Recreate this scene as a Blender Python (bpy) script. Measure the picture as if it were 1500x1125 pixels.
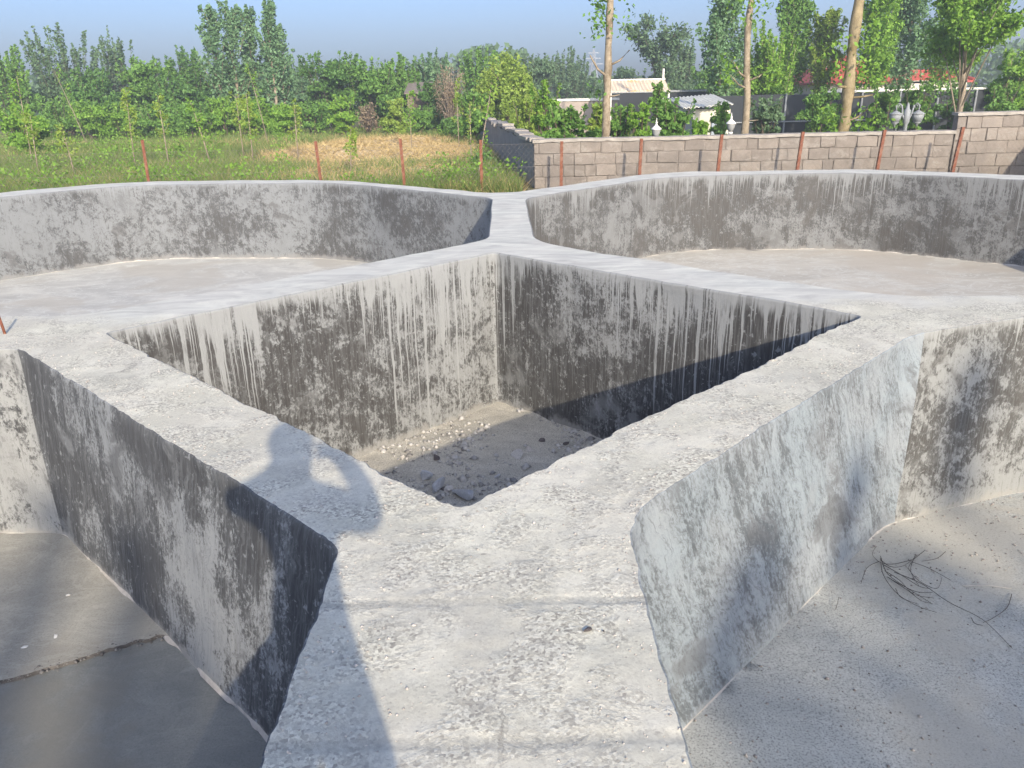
import bpy, bmesh, math, random
import numpy as np
from mathutils import Vector, Matrix
from mathutils.geometry import delaunay_2d_cdt

for o in list(bpy.data.objects):
    bpy.data.objects.remove(o)
scene = bpy.context.scene
COL = scene.collection
R = math.radians

# ------------------------------------------------------------------ camera
EYE = 1.55                      # metres above the concrete coping (coping = z 0)
FPX, PITCH, ROLL = 1174.0, 20.0, 1.26
_p, _r = R(PITCH), R(ROLL)
FW = Vector((0, math.cos(_p), -math.sin(_p)))
_rt = Vector((1, 0, 0)); _up = _rt.cross(FW)
RT = _rt * math.cos(_r) - _up * math.sin(_r)
UP = _rt * math.sin(_r) + _up * math.cos(_r)
cd = bpy.data.cameras.new('camera'); cam = bpy.data.objects.new('camera', cd); COL.objects.link(cam)
cd.sensor_fit = 'HORIZONTAL'; cd.sensor_width = 36.0; cd.lens = 36.0 * FPX / 1500.0
cd.clip_start = 0.05; cd.clip_end = 3000
M = Matrix((RT, UP, -FW)).transposed().to_4x4(); M.translation = Vector((0, 0, EYE))
cam.matrix_world = M
scene.camera = cam

# ------------------------------------------------------------------ light
SUN_EL, SUN_AZ = R(23.5), R(16.5)        # light travels to -x by SUN_AZ from +y
TO_SUN = Vector((math.sin(SUN_AZ) * math.cos(SUN_EL), -math.cos(SUN_AZ) * math.cos(SUN_EL), math.sin(SUN_EL)))
w = bpy.data.worlds.new('World'); scene.world = w; w.use_nodes = True
nt = w.node_tree; nt.nodes.clear()
sky = nt.nodes.new('ShaderNodeTexSky'); sky.sky_type = 'NISHITA'; sky.sun_disc = False
sky.sun_elevation = SUN_EL
sky.sun_rotation = math.atan2(TO_SUN.x, TO_SUN.y)
sky.altitude = 0; sky.air_density = 0.6; sky.dust_density = 3.1; sky.ozone_density = 3.6
bg = nt.nodes.new('ShaderNodeBackground'); bg.inputs['Strength'].default_value = 0.15
wo = nt.nodes.new('ShaderNodeOutputWorld')
nt.links.new(sky.outputs[0], bg.inputs[0]); nt.links.new(bg.outputs[0], wo.inputs[0])
sd = bpy.data.lights.new('sun', 'SUN'); sd.energy = 3.3; sd.angle = R(0.6); sd.color = (1.0, 0.86, 0.66)
so = bpy.data.objects.new('sun', sd); COL.objects.link(so)
so.rotation_euler = TO_SUN.to_track_quat('Z', 'Y').to_euler(); so.location = (5, -15, 12)
scene.view_settings.view_transform = 'Standard'; scene.view_settings.look = 'None'
scene.view_settings.gamma = 1.0; scene.view_settings.use_curve_mapping = False
scene.view_settings.exposure = 0.90
scene.render.engine = 'CYCLES'
scene.render.resolution_x = 1024; scene.render.resolution_y = 768

# ------------------------------------------------------------------ helpers
GROUND = -0.5
def ray(px, py): return FW * FPX + RT * (px - 750.0) - UP * (py - 562.5)
def at(px, py, Y):
    d = ray(px, py); return Vector((0, 0, EYE)) + d * (Y / d.y)
def at_z(px, py, z):
    d = ray(px, py); return Vector((0, 0, EYE)) + d * ((z - EYE) / d.z)

def link(o, parent=None):
    COL.objects.link(o)
    if parent is not None: o.parent = parent
    return o
def tag(o, label=None, cat=None, group=None, kind=None):
    if label: o['label'] = label
    if cat: o['category'] = cat
    if group: o['group'] = group
    if kind: o['kind'] = kind
    return o
def empty(name, loc=(0, 0, 0), rz=0.0, label=None, cat=None, group=None):
    o = bpy.data.objects.new(name, None); o.empty_display_size = 0.2
    o.location = loc; o.rotation_euler = (0, 0, rz); link(o)
    return tag(o, label, cat, group)
def mesh_np(name, V, F, mat, parent=None, smooth=False, uv=None, loc=None):
    """V (n,3), F (m,k) arrays of one face size (or list of such arrays)"""
    V = np.asarray(V, dtype=np.float32)
    Fs = F if isinstance(F, list) else [F]
    Fs = [np.asarray(f, dtype=np.int32) for f in Fs if len(f)]
    me = bpy.data.meshes.new(name)
    me.vertices.add(len(V)); me.vertices.foreach_set('co', V.ravel())
    li = np.concatenate([f.ravel() for f in Fs]); nl = len(li)
    tot = np.concatenate([np.full(len(f), f.shape[1], dtype=np.int32) for f in Fs])
    st = np.concatenate([[0], np.cumsum(tot)[:-1]]).astype(np.int32)
    me.loops.add(nl); me.loops.foreach_set('vertex_index', li)
    me.polygons.add(len(tot)); me.polygons.foreach_set('loop_start', st)
    me.polygons.foreach_set('loop_total', tot)
    if smooth: me.polygons.foreach_set('use_smooth', np.ones(len(tot), dtype=bool))
    if uv is not None:
        ul = me.uv_layers.new(name='UVMap'); ul.data.foreach_set('uv', np.asarray(uv, dtype=np.float32)[li].ravel())
    me.update(calc_edges=True); me.validate()
    if mat: me.materials.append(mat)
    o = bpy.data.objects.new(name, me)
    if loc is not None: o.location = loc
    return link(o, parent)

class MB:
    """collects simple solids, builds one mesh"""
    def __init__(s): s.v = []; s.f = []
    def add(s, V, F):
        b = len(s.v); s.v += [tuple(p) for p in V]; s.f += [tuple(i + b for i in q) for q in F]
    def box(s, c, d, rz=0.0, tilt=None):
        x, y, z = d[0] / 2, d[1] / 2, d[2] / 2
        P = [Vector((i, j, k)) for k in (-z, z) for j in (-y, y) for i in (-x, x)]
        m = Matrix.Rotation(rz, 3, 'Z')
        if tilt is not None: m = m @ tilt
        s.add([m @ p + Vector(c) for p in P], [(0, 2, 3, 1), (4, 5, 7, 6), (0, 1, 5, 4), (2, 6, 7, 3), (0, 4, 6, 2), (1, 3, 7, 5)])
    def tube(s, pts, rad, n=7, cap=True):
        pts = [Vector(p) for p in pts]
        if not hasattr(rad, '__len__'): rad = [rad] * len(pts)
        V = []; F = []
        for i, p in enumerate(pts):
            d = (pts[min(i + 1, len(pts) - 1)] - pts[max(i - 1, 0)]).normalized()
            a = d.orthogonal() if abs(d.z) < 0.99 else Vector((1, 0, 0))
            a = (Vector((1, 0.13, 0)) if abs(d.x) < 0.8 else Vector((0, 0.1, 1))); a = (a - d * a.dot(d)).normalized(); b = d.cross(a)
            for k in range(n):
                t = 2 * math.pi * k / n
                V.append(p + (a * math.cos(t) + b * math.sin(t)) * rad[i])
        for i in range(len(pts) - 1):
            for k in range(n):
                k2 = (k + 1) % n
                F.append((i * n + k, i * n + k2, (i + 1) * n + k2, (i + 1) * n + k))
        if cap:
            F.append(tuple(range(n - 1, -1, -1))); F.append(tuple((len(pts) - 1) * n + k for k in range(n)))
        s.add(V, F)
    def lathe(s, c, prof, n=12):
        c = Vector(c); V = []; F = []
        for (r, z) in prof:
            for k in range(n):
                t = 2 * math.pi * k / n; V.append(c + Vector((r * math.cos(t), r * math.sin(t), z)))
        for i in range(len(prof) - 1):
            for k in range(n):
                k2 = (k + 1) % n; F.append((i * n + k, i * n + k2, (i + 1) * n + k2, (i + 1) * n + k))
        F.append(tuple(range(n - 1, -1, -1))); F.append(tuple((len(prof) - 1) * n + k for k in range(n)))
        s.add(V, F)
    def build(s, name, mat, parent=None, smooth=False):
        me = bpy.data.meshes.new(name); me.from_pydata([tuple(v) for v in s.v], [], s.f); me.update()
        if smooth: me.polygons.foreach_set('use_smooth', [True] * len(me.polygons))
        if mat: me.materials.append(mat)
        return link(bpy.data.objects.new(name, me), parent)

# numpy value noise
def _hash(ix, iy, seed):
    h = (ix.astype(np.int64) * 374761393 + iy.astype(np.int64) * 668265263 + seed * 144665) & 0xffffffff
    h = ((h ^ (h >> 13)) * 1274126177) & 0xffffffff
    return ((h ^ (h >> 16)) & 0xffff) / 65535.0
def vnoise(x, y, seed=0):
    x = np.asarray(x, float); y = np.asarray(y, float)
    ix = np.floor(x); iy = np.floor(y); fx = x - ix; fy = y - iy
    fx = fx * fx * (3 - 2 * fx); fy = fy * fy * (3 - 2 * fy)
    ix = ix.astype(np.int64); iy = iy.astype(np.int64)
    a = _hash(ix, iy, seed); b = _hash(ix + 1, iy, seed); c = _hash(ix, iy + 1, seed); d = _hash(ix + 1, iy + 1, seed)
    return (a + (b - a) * fx) * (1 - fy) + (c + (d - c) * fx) * fy - 0.5
def fbm(x, y, f, o=3, seed=0):
    t = 0; a = 1.0
    for i in range(o):
        t = t + a * vnoise(np.asarray(x) * f, np.asarray(y) * f, seed + i); a *= 0.5; f *= 2.03
    return t

# ------------------------------------------------------------------ node helper
class NT:
    def __init__(s, name):
        s.m = bpy.data.materials.new(name); s.m.use_nodes = True; s.t = s.m.node_tree; s.t.nodes.clear()
        s.out = s.t.nodes.new('ShaderNodeOutputMaterial')
        s.b = s.t.nodes.new('ShaderNodeBsdfPrincipled'); s.t.links.new(s.b.outputs[0], s.out.inputs[0])
        s.b.inputs['Specular IOR Level'].default_value = 0.25
    def n(s, typ, **kw):
        x = s.t.nodes.new(typ)
        for k, v in kw.items(): setattr(x, k, v)
        return x
    def put(s, sock, v):
        if isinstance(v, bpy.types.NodeSocket): s.t.links.new(v, sock)
        elif v is not None:
            if sock.type == 'RGBA' and hasattr(v, '__len__') and len(v) == 3: v = (*v, 1)
            sock.default_value = v
    def math(s, op, a, b=None, c=None, clamp=False):
        x = s.n('ShaderNodeMath', operation=op, use_clamp=clamp)
        for i, v in enumerate((a, b, c)):
            if v is not None: s.put(x.inputs[i], v)
        return x.outputs[0]
    def noise(s, vec, scale, detail=4, rough=0.55, dist=0.0, dim='3D', w=None):
        x = s.n('ShaderNodeTexNoise', noise_dimensions=dim)
        if dim != '1D' and vec is not None: s.put(x.inputs['Vector'], vec)
        if w is not None: s.put(x.inputs['W'], w)
        s.put(x.inputs['Scale'], scale); s.put(x.inputs['Detail'], detail); s.put(x.inputs['Roughness'], rough); s.put(x.inputs['Distortion'], dist)
        return x.outputs[0]
    def voro(s, vec, scale, feature='F1', out=0):
        x = s.n('ShaderNodeTexVoronoi', feature=feature); s.put(x.inputs['Vector'], vec); s.put(x.inputs['Scale'], scale)
        return x.outputs[out]
    def mapv(s, vec, scale=(1, 1, 1), loc=(0, 0, 0), rot=(0, 0, 0)):
        x = s.n('ShaderNodeMapping'); s.put(x.inputs['Vector'], vec)
        x.inputs['Scale'].default_value = scale; x.inputs['Location'].default_value = loc; x.inputs['Rotation'].default_value = rot
        return x.outputs[0]
    def ramp(s, fac, stops, mode='LINEAR'):
        x = s.n('ShaderNodeValToRGB'); s.put(x.inputs[0], fac); e = x.color_ramp.elements; x.color_ramp.interpolation = mode
        while len(e) < len(stops): e.new(0.5)
        for q, (p, c) in zip(e, stops):
            q.position = p; q.color = (c, c, c, 1) if not hasattr(c, '__len__') else (*c, 1)
        return x.outputs[0]
    def rng(s, v, a, b, c=0.0, d=1.0, smooth=True):
        x = s.n('ShaderNodeMapRange', interpolation_type='SMOOTHSTEP' if smooth else 'LINEAR')
        for i, q in enumerate((v, a, b, c, d)): s.put(x.inputs[i], q)
        return x.outputs[0]
    def mix(s, f, a, b, mode='MIX'):
        x = s.n('ShaderNodeMix', data_type='RGBA', blend_type=mode)
        s.put(x.inputs[0], f); s.put(x.inputs[6], a); s.put(x.inputs[7], b)
        return x.outputs[2]
    def sep(s, v):
        x = s.n('ShaderNodeSeparateXYZ'); s.put(x.inputs[0], v); return x.outputs
    def comb(s, x_, y_, z_=0.0):
        x = s.n('ShaderNodeCombineXYZ'); s.put(x.inputs[0], x_); s.put(x.inputs[1], y_); s.put(x.inputs[2], z_); return x.outputs[0]
    def pos(s): return s.n('ShaderNodeNewGeometry').outputs['Position']
    def obj(s): return s.n('ShaderNodeTexCoord').outputs['Object']
    def uv(s): return s.n('ShaderNodeUVMap', uv_map='UVMap').outputs[0]
    def bump(s, h, strength=0.4, dist=0.01, normal=None):
        x = s.n('ShaderNodeBump'); s.put(x.inputs['Height'], h); x.inputs['Strength'].default_value = strength; x.inputs['Distance'].default_value = dist
        if normal is not None: s.put(x.inputs['Normal'], normal)
        return x.outputs[0]
    def done(s, col, rough=0.9, normal=None):
        s.put(s.b.inputs['Base Color'], col); s.put(s.b.inputs['Roughness'], rough)
        if normal is not None: s.put(s.b.inputs['Normal'], normal)
        return s.m

def plain(name, col, rough=0.8, var=0.25, scale=6.0, bump=0.0, metal=0.0, second=None, sscale=3.0):
    t = NT(name); p = t.obj()
    n = t.noise(p, scale, 6, 0.65)
    dark = tuple(c * (1 - var) for c in col); lite = tuple(min(1, c * (1 + var)) for c in col)
    c = t.ramp(n, [(0.3, dark), (0.7, lite)])
    if second is not None:
        c = t.mix(t.rng(t.noise(p, sscale, 5, 0.65), 0.48, 0.6), c, second)
    t.b.inputs['Metallic'].default_value = metal
    nm = t.bump(t.noise(p, scale * 8, 5, 0.7), bump, 0.01) if bump else None
    return t.done(c, rough, nm)

def wall_mat(name, bias=0.0, streak=0.5, slant=0.0, drip=1.0, depth=1.44, seed=0.0, dark=(.055, .053, .055), mid=(.17, .165, .16), lite=(.50, .47, .43), tint=None, region=0.55, soft=0.05, rimw=0.7, psc=(8.0, 6.5), ssc=(15.0, 1.5), brush=0.0, speck=0.7, foot=0.8):
    """old cement render: black sealing coat worn to pale plaster, runs of lime from the rim"""
    cool = lambda c_: (c_[0] * .95, c_[1], c_[2] * 1.05)
    mid, lite = cool(mid), cool(lite)
    t = NT(name); uv = t.uv(); q = t.sep(uv); u, v = q[0], q[1]
    su = t.math('ADD', u, t.math('MULTIPLY', v, slant))
    base = t.comb(su, v, seed)
    wv = t.noise(base, 2.6, 4, 0.65)
    wob = t.math('MULTIPLY', t.math('SUBTRACT', wv, 0.5), 0.34)
    base2 = t.comb(t.math('ADD', su, wob), t.math('ADD', v, t.math('MULTIPLY', wob, 0.8)), seed)
    A = t.noise(t.mapv(base2, (0.8, 0.9, 1)), 1.0, 2, 0.5)
    S = t.noise(t.mapv(base, (ssc[0], ssc[1], 1)), 1.0, 8, 0.72, 0.2)
    P = t.noise(t.mapv(base2, (psc[0], psc[1], 1), (3.7, 1.1, 0)), 1.0, 12, 0.74, 0.25)
    Fn = t.noise(t.mapv(base, (1.5, 0.8, 1)), 30.0, 5, 0.78)
    d = t.math('ADD', t.math('MULTIPLY', A, region), t.math('MULTIPLY', S, streak))
    d = t.math('ADD', d, t.math('MULTIPLY', P, 1.2 - streak))
    d = t.math('ADD', d, t.math('MULTIPLY', Fn, 0.62))
    d = t.math('ADD', t.math('MULTIPLY', t.math('SUBTRACT', d, (region + 1.82) / 2), 1.9), 0.5 + bias)
    col = t.ramp(d, [(0.37 - soft, dark), (0.44, tuple(c * 0.66 for c in mid)), (0.49, mid), (0.53 + soft * .3, tuple(a_ * .45 + b_ * .55 for a_, b_ in zip(mid, lite))), (0.60 + soft, lite)])
    # brush grain: fine, following the strokes
    g = t.noise(t.mapv(base, (60, 3.5, 1)), 1.0, 5, 0.72)
    col = t.mix(t.rng(g, 0.42, 0.72, 0.0, 0.42), col, tuple(c * .85 for c in lite))
    col = t.mix(t.rng(t.noise(t.mapv(base, (42, 2.6, 1), (9, 4, 0)), 1.0, 5, 0.72), 0.52, 0.74, 0.0, 0.55), col, tuple(c * 1.25 for c in dark))
    if brush:
        r1 = t.math('ABSOLUTE', t.math('SUBTRACT', t.noise(t.mapv(base2, (9, 1.7, 1), (2, 6, 0)), 1.0, 7, 0.66, 0.9), 0.5))
        col = t.mix(t.rng(r1, 0.0, 0.022, brush, 0.0), col, tuple(c * 1.15 for c in dark))
        r2 = t.noise(t.mapv(base2, (24, 2.4, 1), (7, 3, 0)), 1.0, 6, 0.7, 0.5)
        col = t.mix(t.rng(r2, 0.50, 0.68, 0.0, brush * .9), col, tuple(c * 1.08 for c in lite))
    # chips of spalled plaster
    sp = t.rng(t.noise(t.mapv(base, (1, .8, 1), (5, 2, 0)), 19.0, 5, 0.68, 0.5), 0.61, 0.65)
    col = t.mix(t.math('MULTIPLY', sp, speck), col, tuple(c * 1.06 for c in lite))
    if tint is not None:
        col = t.mix(t.rng(t.noise(base, 1.1, 4, 0.6), 0.4, 0.62, 0.0, 0.55), col, tint, 'MULTIPLY')
    # broad worn fields and curved trowel sweeps
    bw_ = t.noise(t.mapv(base2, (1.5, 1.25, 1), (8, 3, 0)), 1.0, 5, 0.62, 0.6)
    col = t.mix(t.rng(bw_, 0.56, 0.64, 0.0, 0.62), col, tuple(a_ * .25 + b_ * .75 for a_, b_ in zip(mid, lite)))
    col = t.mix(t.rng(bw_, 0.36, 0.43, 0.62, 0.0), col, tuple(c * 1.25 for c in dark))
    rg_ = t.n('ShaderNodeTexVoronoi', feature='F1'); t.put(rg_.inputs['Vector'], t.comb(t.math('MULTIPLY', u, 0.75), t.math('MULTIPLY', v, 0.75), seed)); rg_.inputs['Scale'].default_value = 1.0
    arc = t.math('ABSOLUTE', t.math('SUBTRACT', t.math('ADD', rg_.outputs[0], t.math('MULTIPLY', t.math('SUBTRACT', wv, 0.5), 0.10)), 0.26))
    am = t.math('MULTIPLY', t.rng(arc, 0.0, 0.016, 1.0, 0.0), t.rng(P, 0.46, 0.62))
    col = t.mix(t.math('MULTIPLY', am, 0.6), col, lite)
    # lime runs
    lime = tuple(c * 1.10 for c in lite)
    if drip > 0:
        reg = t.rng(t.noise(None, 0.8, 2, 0.5, 0, '1D', t.math('ADD', u, seed * 3.1)), 0.40, 0.62)
        wn = t.math('ADD', u, t.math('MULTIPLY', wv, 0.035))
        brk = t.rng(t.noise(t.mapv(base, (34, 5, 1)), 1.0, 4, 0.72), 0.30, 0.50, 0.40, 0.95)
        for (fr, ln, th) in ((6.0, 0.22, 0.42), (20.0, 0.85, 0.53), (44.0, 0.75, 0.53)):
            l = t.noise(None, fr, 2, 0.6, 0, '1D', t.math('ADD', wn, seed + fr))
            L = t.math('MULTIPLY', t.math('MAXIMUM', t.math('SUBTRACT', l, th), 0.0), ln * 8.0 * drip)
            L = t.math('MULTIPLY', L, t.math('ADD', t.math('MULTIPLY', reg, 0.9), 0.14))
            mk = t.math('MULTIPLY', t.rng(t.math('ADD', v, L), -0.05, 0.05), t.rng(l, th, th + 0.03))
            col = t.mix(t.math('MULTIPLY', mk, brk), col, lime)
    # pale rim and efflorescence at the foot
    rn = t.math('MULTIPLY', t.math('SUBTRACT', t.noise(t.mapv(base, (6, 4, 1)), 1.0, 6, 0.72), 0.5), 0.32)
    rim = t.rng(t.math('ADD', v, rn), -0.10, 0.02)
    col = t.mix(t.math('MULTIPLY', rim, rimw), col, tuple(c * 1.02 for c in lite))
    ft = t.rng(t.math('ADD', v, rn), -depth + 0.0, -depth + 0.08, 1.0, 0.0)
    col = t.mix(t.math('MULTIPLY', ft, foot), col, tuple(c * f for c, f in zip(lite, (1.12, 1.06, 1.0))))
    h = t.math('ADD', t.math('MULTIPLY', P, 0.6), t.math('ADD', t.math('MULTIPLY', Fn, 0.45), t.math('MULTIPLY', g, 0.2)))
    return t.done(col, 0.9, t.bump(h, 0.8, 0.014))

# ================================================================== CONCRETE PONDS
PIT = [(-2.89, 5.52), (-0.23, 2.83), (2.51, 5.53), (-0.15, 8.23)]
FL = [(-0.24, 9.02), (-0.25, 12.80), (-3.25, 15.72), (-7.35, 16.15), (-9.95, 13.5), (-9.95, 9.2), (-6.9, 6.12), (-3.22, 6.06)]
FR = [(0.30, 8.80), (2.92, 6.05), (6.7, 6.0), (9.45, 8.7), (9.45, 12.8), (6.75, 15.45), (3.1, 15.62), (0.27, 12.72)]
NL = [(-0.64, -1.9), (-0.65, 2.56), (-3.32, 5.19), (-7.2, 5.25), (-10.0, 2.4), (-10.0, -1.8), (-7.2, -4.6), (-3.4, -4.6)]
NR = [(0.39, -1.8), (3.1, -4.6), (6.9, -4.6), (9.6, -1.8), (9.6, 2.6), (6.8, 5.5), (3.95, 5.52), (2.66, 5.07), (0.43, 2.74)]
OUT = [(-10.75, -5.4), (10.25, -5.4), (10.25, 13.2), (7.05, 16.15), (2.9, 16.3), (0.20, 13.58), (-0.36, 13.52), (-3.55, 16.38), (-7.7, 16.85), (-10.75, 13.9)]
def area2(P): return sum(a[0] * b[1] - b[0] * a[1] for a, b in zip(P, P[1:] + P[:1]))
def fillet(P, r, n=9):
    if area2(P) < 0: P = P[::-1]
    out = []
    for i, p in enumerate(P):
        a = Vector(P[i - 1]); b = Vector(p); c = Vector(P[(i + 1) % len(P)])
        rq = 1.1 if (b.y > 14 and r < 2) else r
        ra = min(rq, (a - b).length * .4); rc = min(rq, (c - b).length * .4)
        p0 = b + (a - b).normalized() * ra; p2 = b + (c - b).normalized() * rc
        for k in range(n + 1):
            t = k / n; out.append(p0 * (1 - t) ** 2 + b * 2 * t * (1 - t) + p2 * t * t)
    return out
def resample(P, lo=0.02, hi=0.14, k=0.0065):
    out = []
    for a, b in zip(P, P[1:] + P[:1]):
        L = (b - a).length
        if L < 1e-5: continue
        s = 0.0
        while s < L - 1e-6:
            p = a.lerp(b, s / L); out.append((p.x, p.y))
            dist = math.hypot(p.x, p.y)
            s += min(hi, max(lo, k * dist)) if p.y > 0.6 else 0.12
    P2 = np.array(out); d = np.linalg.norm(P2 - np.roll(P2, 1, 0), axis=1)
    return P2[d > 0.006]
def normals(P):
    t = np.roll(P, -1, 0) - np.roll(P, 1, 0); t /= np.linalg.norm(t, axis=1)[:, None] + 1e-9
    return np.stack([t[:, 1], -t[:, 0]], 1)          # points out of a CCW polygon
def roughness(x, y):                                  # 1 = raw gravelly screed, 0 = trowelled
    e = 5.85 + 0.5 * fbm(x, y, 1.4, 3, 5)
    return np.clip((e - y) / 0.5, 0, 1)
def z_top(x, y):
    x = np.asarray(x, float); y = np.asarray(y, float)
    rg = roughness(x, y)
    z = 0.016 * fbm(x, y, 1.1, 2, 1) + rg * (0.0028 * fbm(x, y, 9, 3, 2) + 0.0030 * fbm(x, y, 38, 2, 3)) + (1 - rg) * 0.006 * fbm(x, y, 5, 2, 4)
    mid = (np.abs(x + 0.1) < 0.62)
    for yc in (2.205, 1.605):
        yy = yc + 0.012 * fbm(x, y * 0, 3, 2, 8)
        z = z - mid * 0.0035 * np.exp(-((y - yy) / 0.016) ** 2) + mid * 0.0006 * np.exp(-((y - yy - 0.035) / 0.014) ** 2)
    return z
def pip(P, X, Y):
    ins = np.zeros(len(X), bool); n = len(P)
    for i in range(n):
        x0, y0 = P[i]; x1, y1 = P[(i + 1) % n]
        if y0 == y1: continue
        c = ((y0 > Y) != (y1 > Y)) & (X < (x1 - x0) * (Y - y0) / (y1 - y0) + x0)
        ins ^= c
    return ins

# --- materials
def coping_mat():
    t = NT('coping_concrete'); p = t.pos(); q = t.sep(p); x, y = q[0], q[1]
    big = t.noise(p, 1.4, 5, 0.6)
    e = t.math('ADD', y, t.math('MULTIPLY', t.math('SUBTRACT', t.noise(p, 1.6, 4, 0.6), 0.5), -1.3))
    rgm = t.rng(e, 5.65, 6.15, 1.0, 0.0)
    patch = t.rng(t.noise(p, 2.6, 6, 0.62, 0.4), 0.40, 0.62)
    rough_c = t.mix(patch, (.61, .585, .53), (.765, .735, .675))
    gr = t.voro(p, 105.0, 'F1', 1); gv = t.sep(gr)[0]
    gmask = t.rng(t.noise(p, 4.0, 6, 0.68, 0.4), 0.43, 0.60)
    rough_c = t.mix(t.math('MULTIPLY', t.math('ADD', t.math('MULTIPLY', gmask, 0.75), 0.2), 1.0), rough_c, t.ramp(gv, [(0.0, (.28, .26, .245)), (0.30, (.50, .475, .435)), (0.75, (.71, .685, .63)), (1.0, (.82, .79, .74))]))
    fine = t.noise(p, 140.0, 3, 0.7)
    rough_c = t.mix(t.rng(fine, 0.30, 0.44, 0.55, 0.0), rough_c, (.30, .275, .26))
    # pits and holes
    pit = t.rng(t.noise(t.mapv(p, (1, 1.6, 1)), 21.0, 3, 0.6), 0.30, 0.345, 0.7, 0.0)
    rough_c = t.mix(pit, rough_c, (.27, .245, .23))
    # grit-filled screed joints across the near walkway
    for yc in (2.205, 1.605):
        wv = t.math('MULTIPLY', t.math('SUBTRACT', t.noise(p, 4.0, 4, 0.7), 0.5), 0.05)
        dd = t.math('ABSOLUTE', t.math('SUBTRACT', t.math('ADD', y, wv), yc - 0.004))
        m = t.math('MULTIPLY', t.rng(dd, 0.014, 0.030, 1.0, 0.0), t.rng(t.math('ABSOLUTE', t.math('ADD', x, 0.1)), 0.50, 0.62, 1.0, 0.0))
        rough_c = t.mix(t.math('MULTIPLY', m, 0.6), rough_c, t.mix(gv, (.33, .325, .31), (.50, .49, .465)))
    ck = t.voro(t.n('ShaderNodeVectorMath', operation='ADD').outputs[0] if False else p, 1.3, 'DISTANCE_TO_EDGE')
    ckw = t.math('ADD', ck, t.math('MULTIPLY', t.math('SUBTRACT', t.noise(p, 9.0, 5, 0.7), 0.5), 0.10))
    ckm = t.math('MULTIPLY', t.rng(t.math('ABSOLUTE', ckw), 0.0, 0.006, 0.75, 0.0), t.rng(t.noise(p, 1.1, 2), 0.52, 0.6))
    rough_c = t.mix(ckm, rough_c, (.22, .205, .19))
    stn = t.rng(t.noise(p, 1.9, 7, 0.7, 0.6), 0.50, 0.68, 0.0, 0.42)
    rough_c = t.mix(stn, rough_c, (.40, .39, .37))
    sm = t.noise(t.mapv(p, (1.0, 2.6, 1)), 2.2, 6, 0.65, 0.8)
    smooth_c = t.ramp(sm, [(0.30, (.46, .455, .465)), (0.5, (.61, .605, .605)), (0.68, (.74, .73, .715))])
    col = t.mix(1.0, t.mix(rgm, smooth_c, rough_c), (.975, 1.0, .935), 'MULTIPLY')
    col = t.mix(t.rng(big, 0.36, 0.66, 0.22, 0.0), col, (.56, .525, .495))
    h = t.math('ADD', t.math('MULTIPLY', t.noise(p, 75.0, 5, 0.8), 0.9), t.math('ADD', t.math('MULTIPLY', gv, t.math('MULTIPLY', gmask, 0.45)), t.math('MULTIPLY', fine, 0.45)))
    h = t.math('MULTIPLY', h, t.math('ADD', t.math('MULTIPLY', t.math('MULTIPLY', rgm, t.math('ADD', t.math('MULTIPLY', gmask, .75), .25)), 1.1), 0.12))
    return t.done(col, 0.93, t.bump(h, 0.42, 0.006))
def floor_mat(name, a, b, c, swirl=0.5, grit=0.3, stain=None, sc=1.0):
    t = NT(name); p = t.pos()
    wv = t.noise(p, 0.8 * sc, 4, 0.6); pv = t.mapv(p, (1, 1.7, 1), rot=(0, 0, 0.3))
    n = t.noise(pv, 0.9 * sc, 7, 0.62, 1.1)
    col = t.ramp(n, [(0.30, a), (0.52, b), (0.70, c)])
    ridge = t.math('ABSOLUTE', t.math('SUBTRACT', t.noise(pv, 1.5 * sc, 5, 0.6, 1.4), 0.5))
    col = t.mix(t.math('MULTIPLY', t.rng(ridge, 0.0, 0.035, 1.0, 0.0), swirl), col, tuple(min(.7, x * 1.45) for x in c))
    scr = t.noise(t.mapv(p, (14, 1.2, 1), rot=(0, 0, 0.9)), 1.0, 6, 0.7, 0.3)
    col = t.mix(t.rng(scr, 0.58, 0.72, 0.0, 0.35), col, tuple(min(.7, x * 1.25) for x in c))
    g = t.noise(p, 90.0, 4, 0.75)
    col = t.mix(t.rng(g, 0.38, 0.5, grit, 0.0), col, tuple(x * .45 for x in a))
    col = t.mix(t.rng(g, 0.58, 0.68, 0.0, grit * .8), col, tuple(min(.75, x * 1.5) for x in c))
    if stain: col = t.mix(t.rng(t.noise(p, 0.55, 5, 0.6, 0.5), 0.50, 0.60, 0.0, 0.65), col, stain)
    col = t.mix(1.0, col, (.975, 1.0, .955), 'MULTIPLY')
    h = t.math('ADD', t.math('MULTIPLY', g, grit), t.math('MULTIPLY', n, 0.4))
    return t.done(col, 0.86, t.bump(h, 0.5, 0.012))
MAT_COPING = coping_mat()
MAT_SALT = plain('salt_crust', (.52, .49, .45), 0.95, 0.2, 20, 0.6)
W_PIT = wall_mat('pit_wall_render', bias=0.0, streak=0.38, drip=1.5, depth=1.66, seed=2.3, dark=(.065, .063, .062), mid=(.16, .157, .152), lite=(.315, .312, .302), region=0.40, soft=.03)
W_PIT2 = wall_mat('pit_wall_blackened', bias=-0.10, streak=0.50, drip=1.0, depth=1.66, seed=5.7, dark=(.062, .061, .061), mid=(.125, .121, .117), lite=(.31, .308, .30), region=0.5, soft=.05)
W_FL = wall_mat('far_left_wall_render', bias=0.0, streak=0.30, drip=0.2, seed=7.1, dark=(.085, .085, .086), mid=(.155, .155, .155), lite=(.245, .248, .249), region=0.45, soft=.06)
W_FR = wall_mat('far_right_wall_render', bias=-0.06, streak=0.35, drip=0.6, seed=11.6, dark=(.088, .085, .082), mid=(.13, .127, .123), lite=(.235, .233, .228), region=0.6, soft=.08, psc=(6, 5.2))
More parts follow.
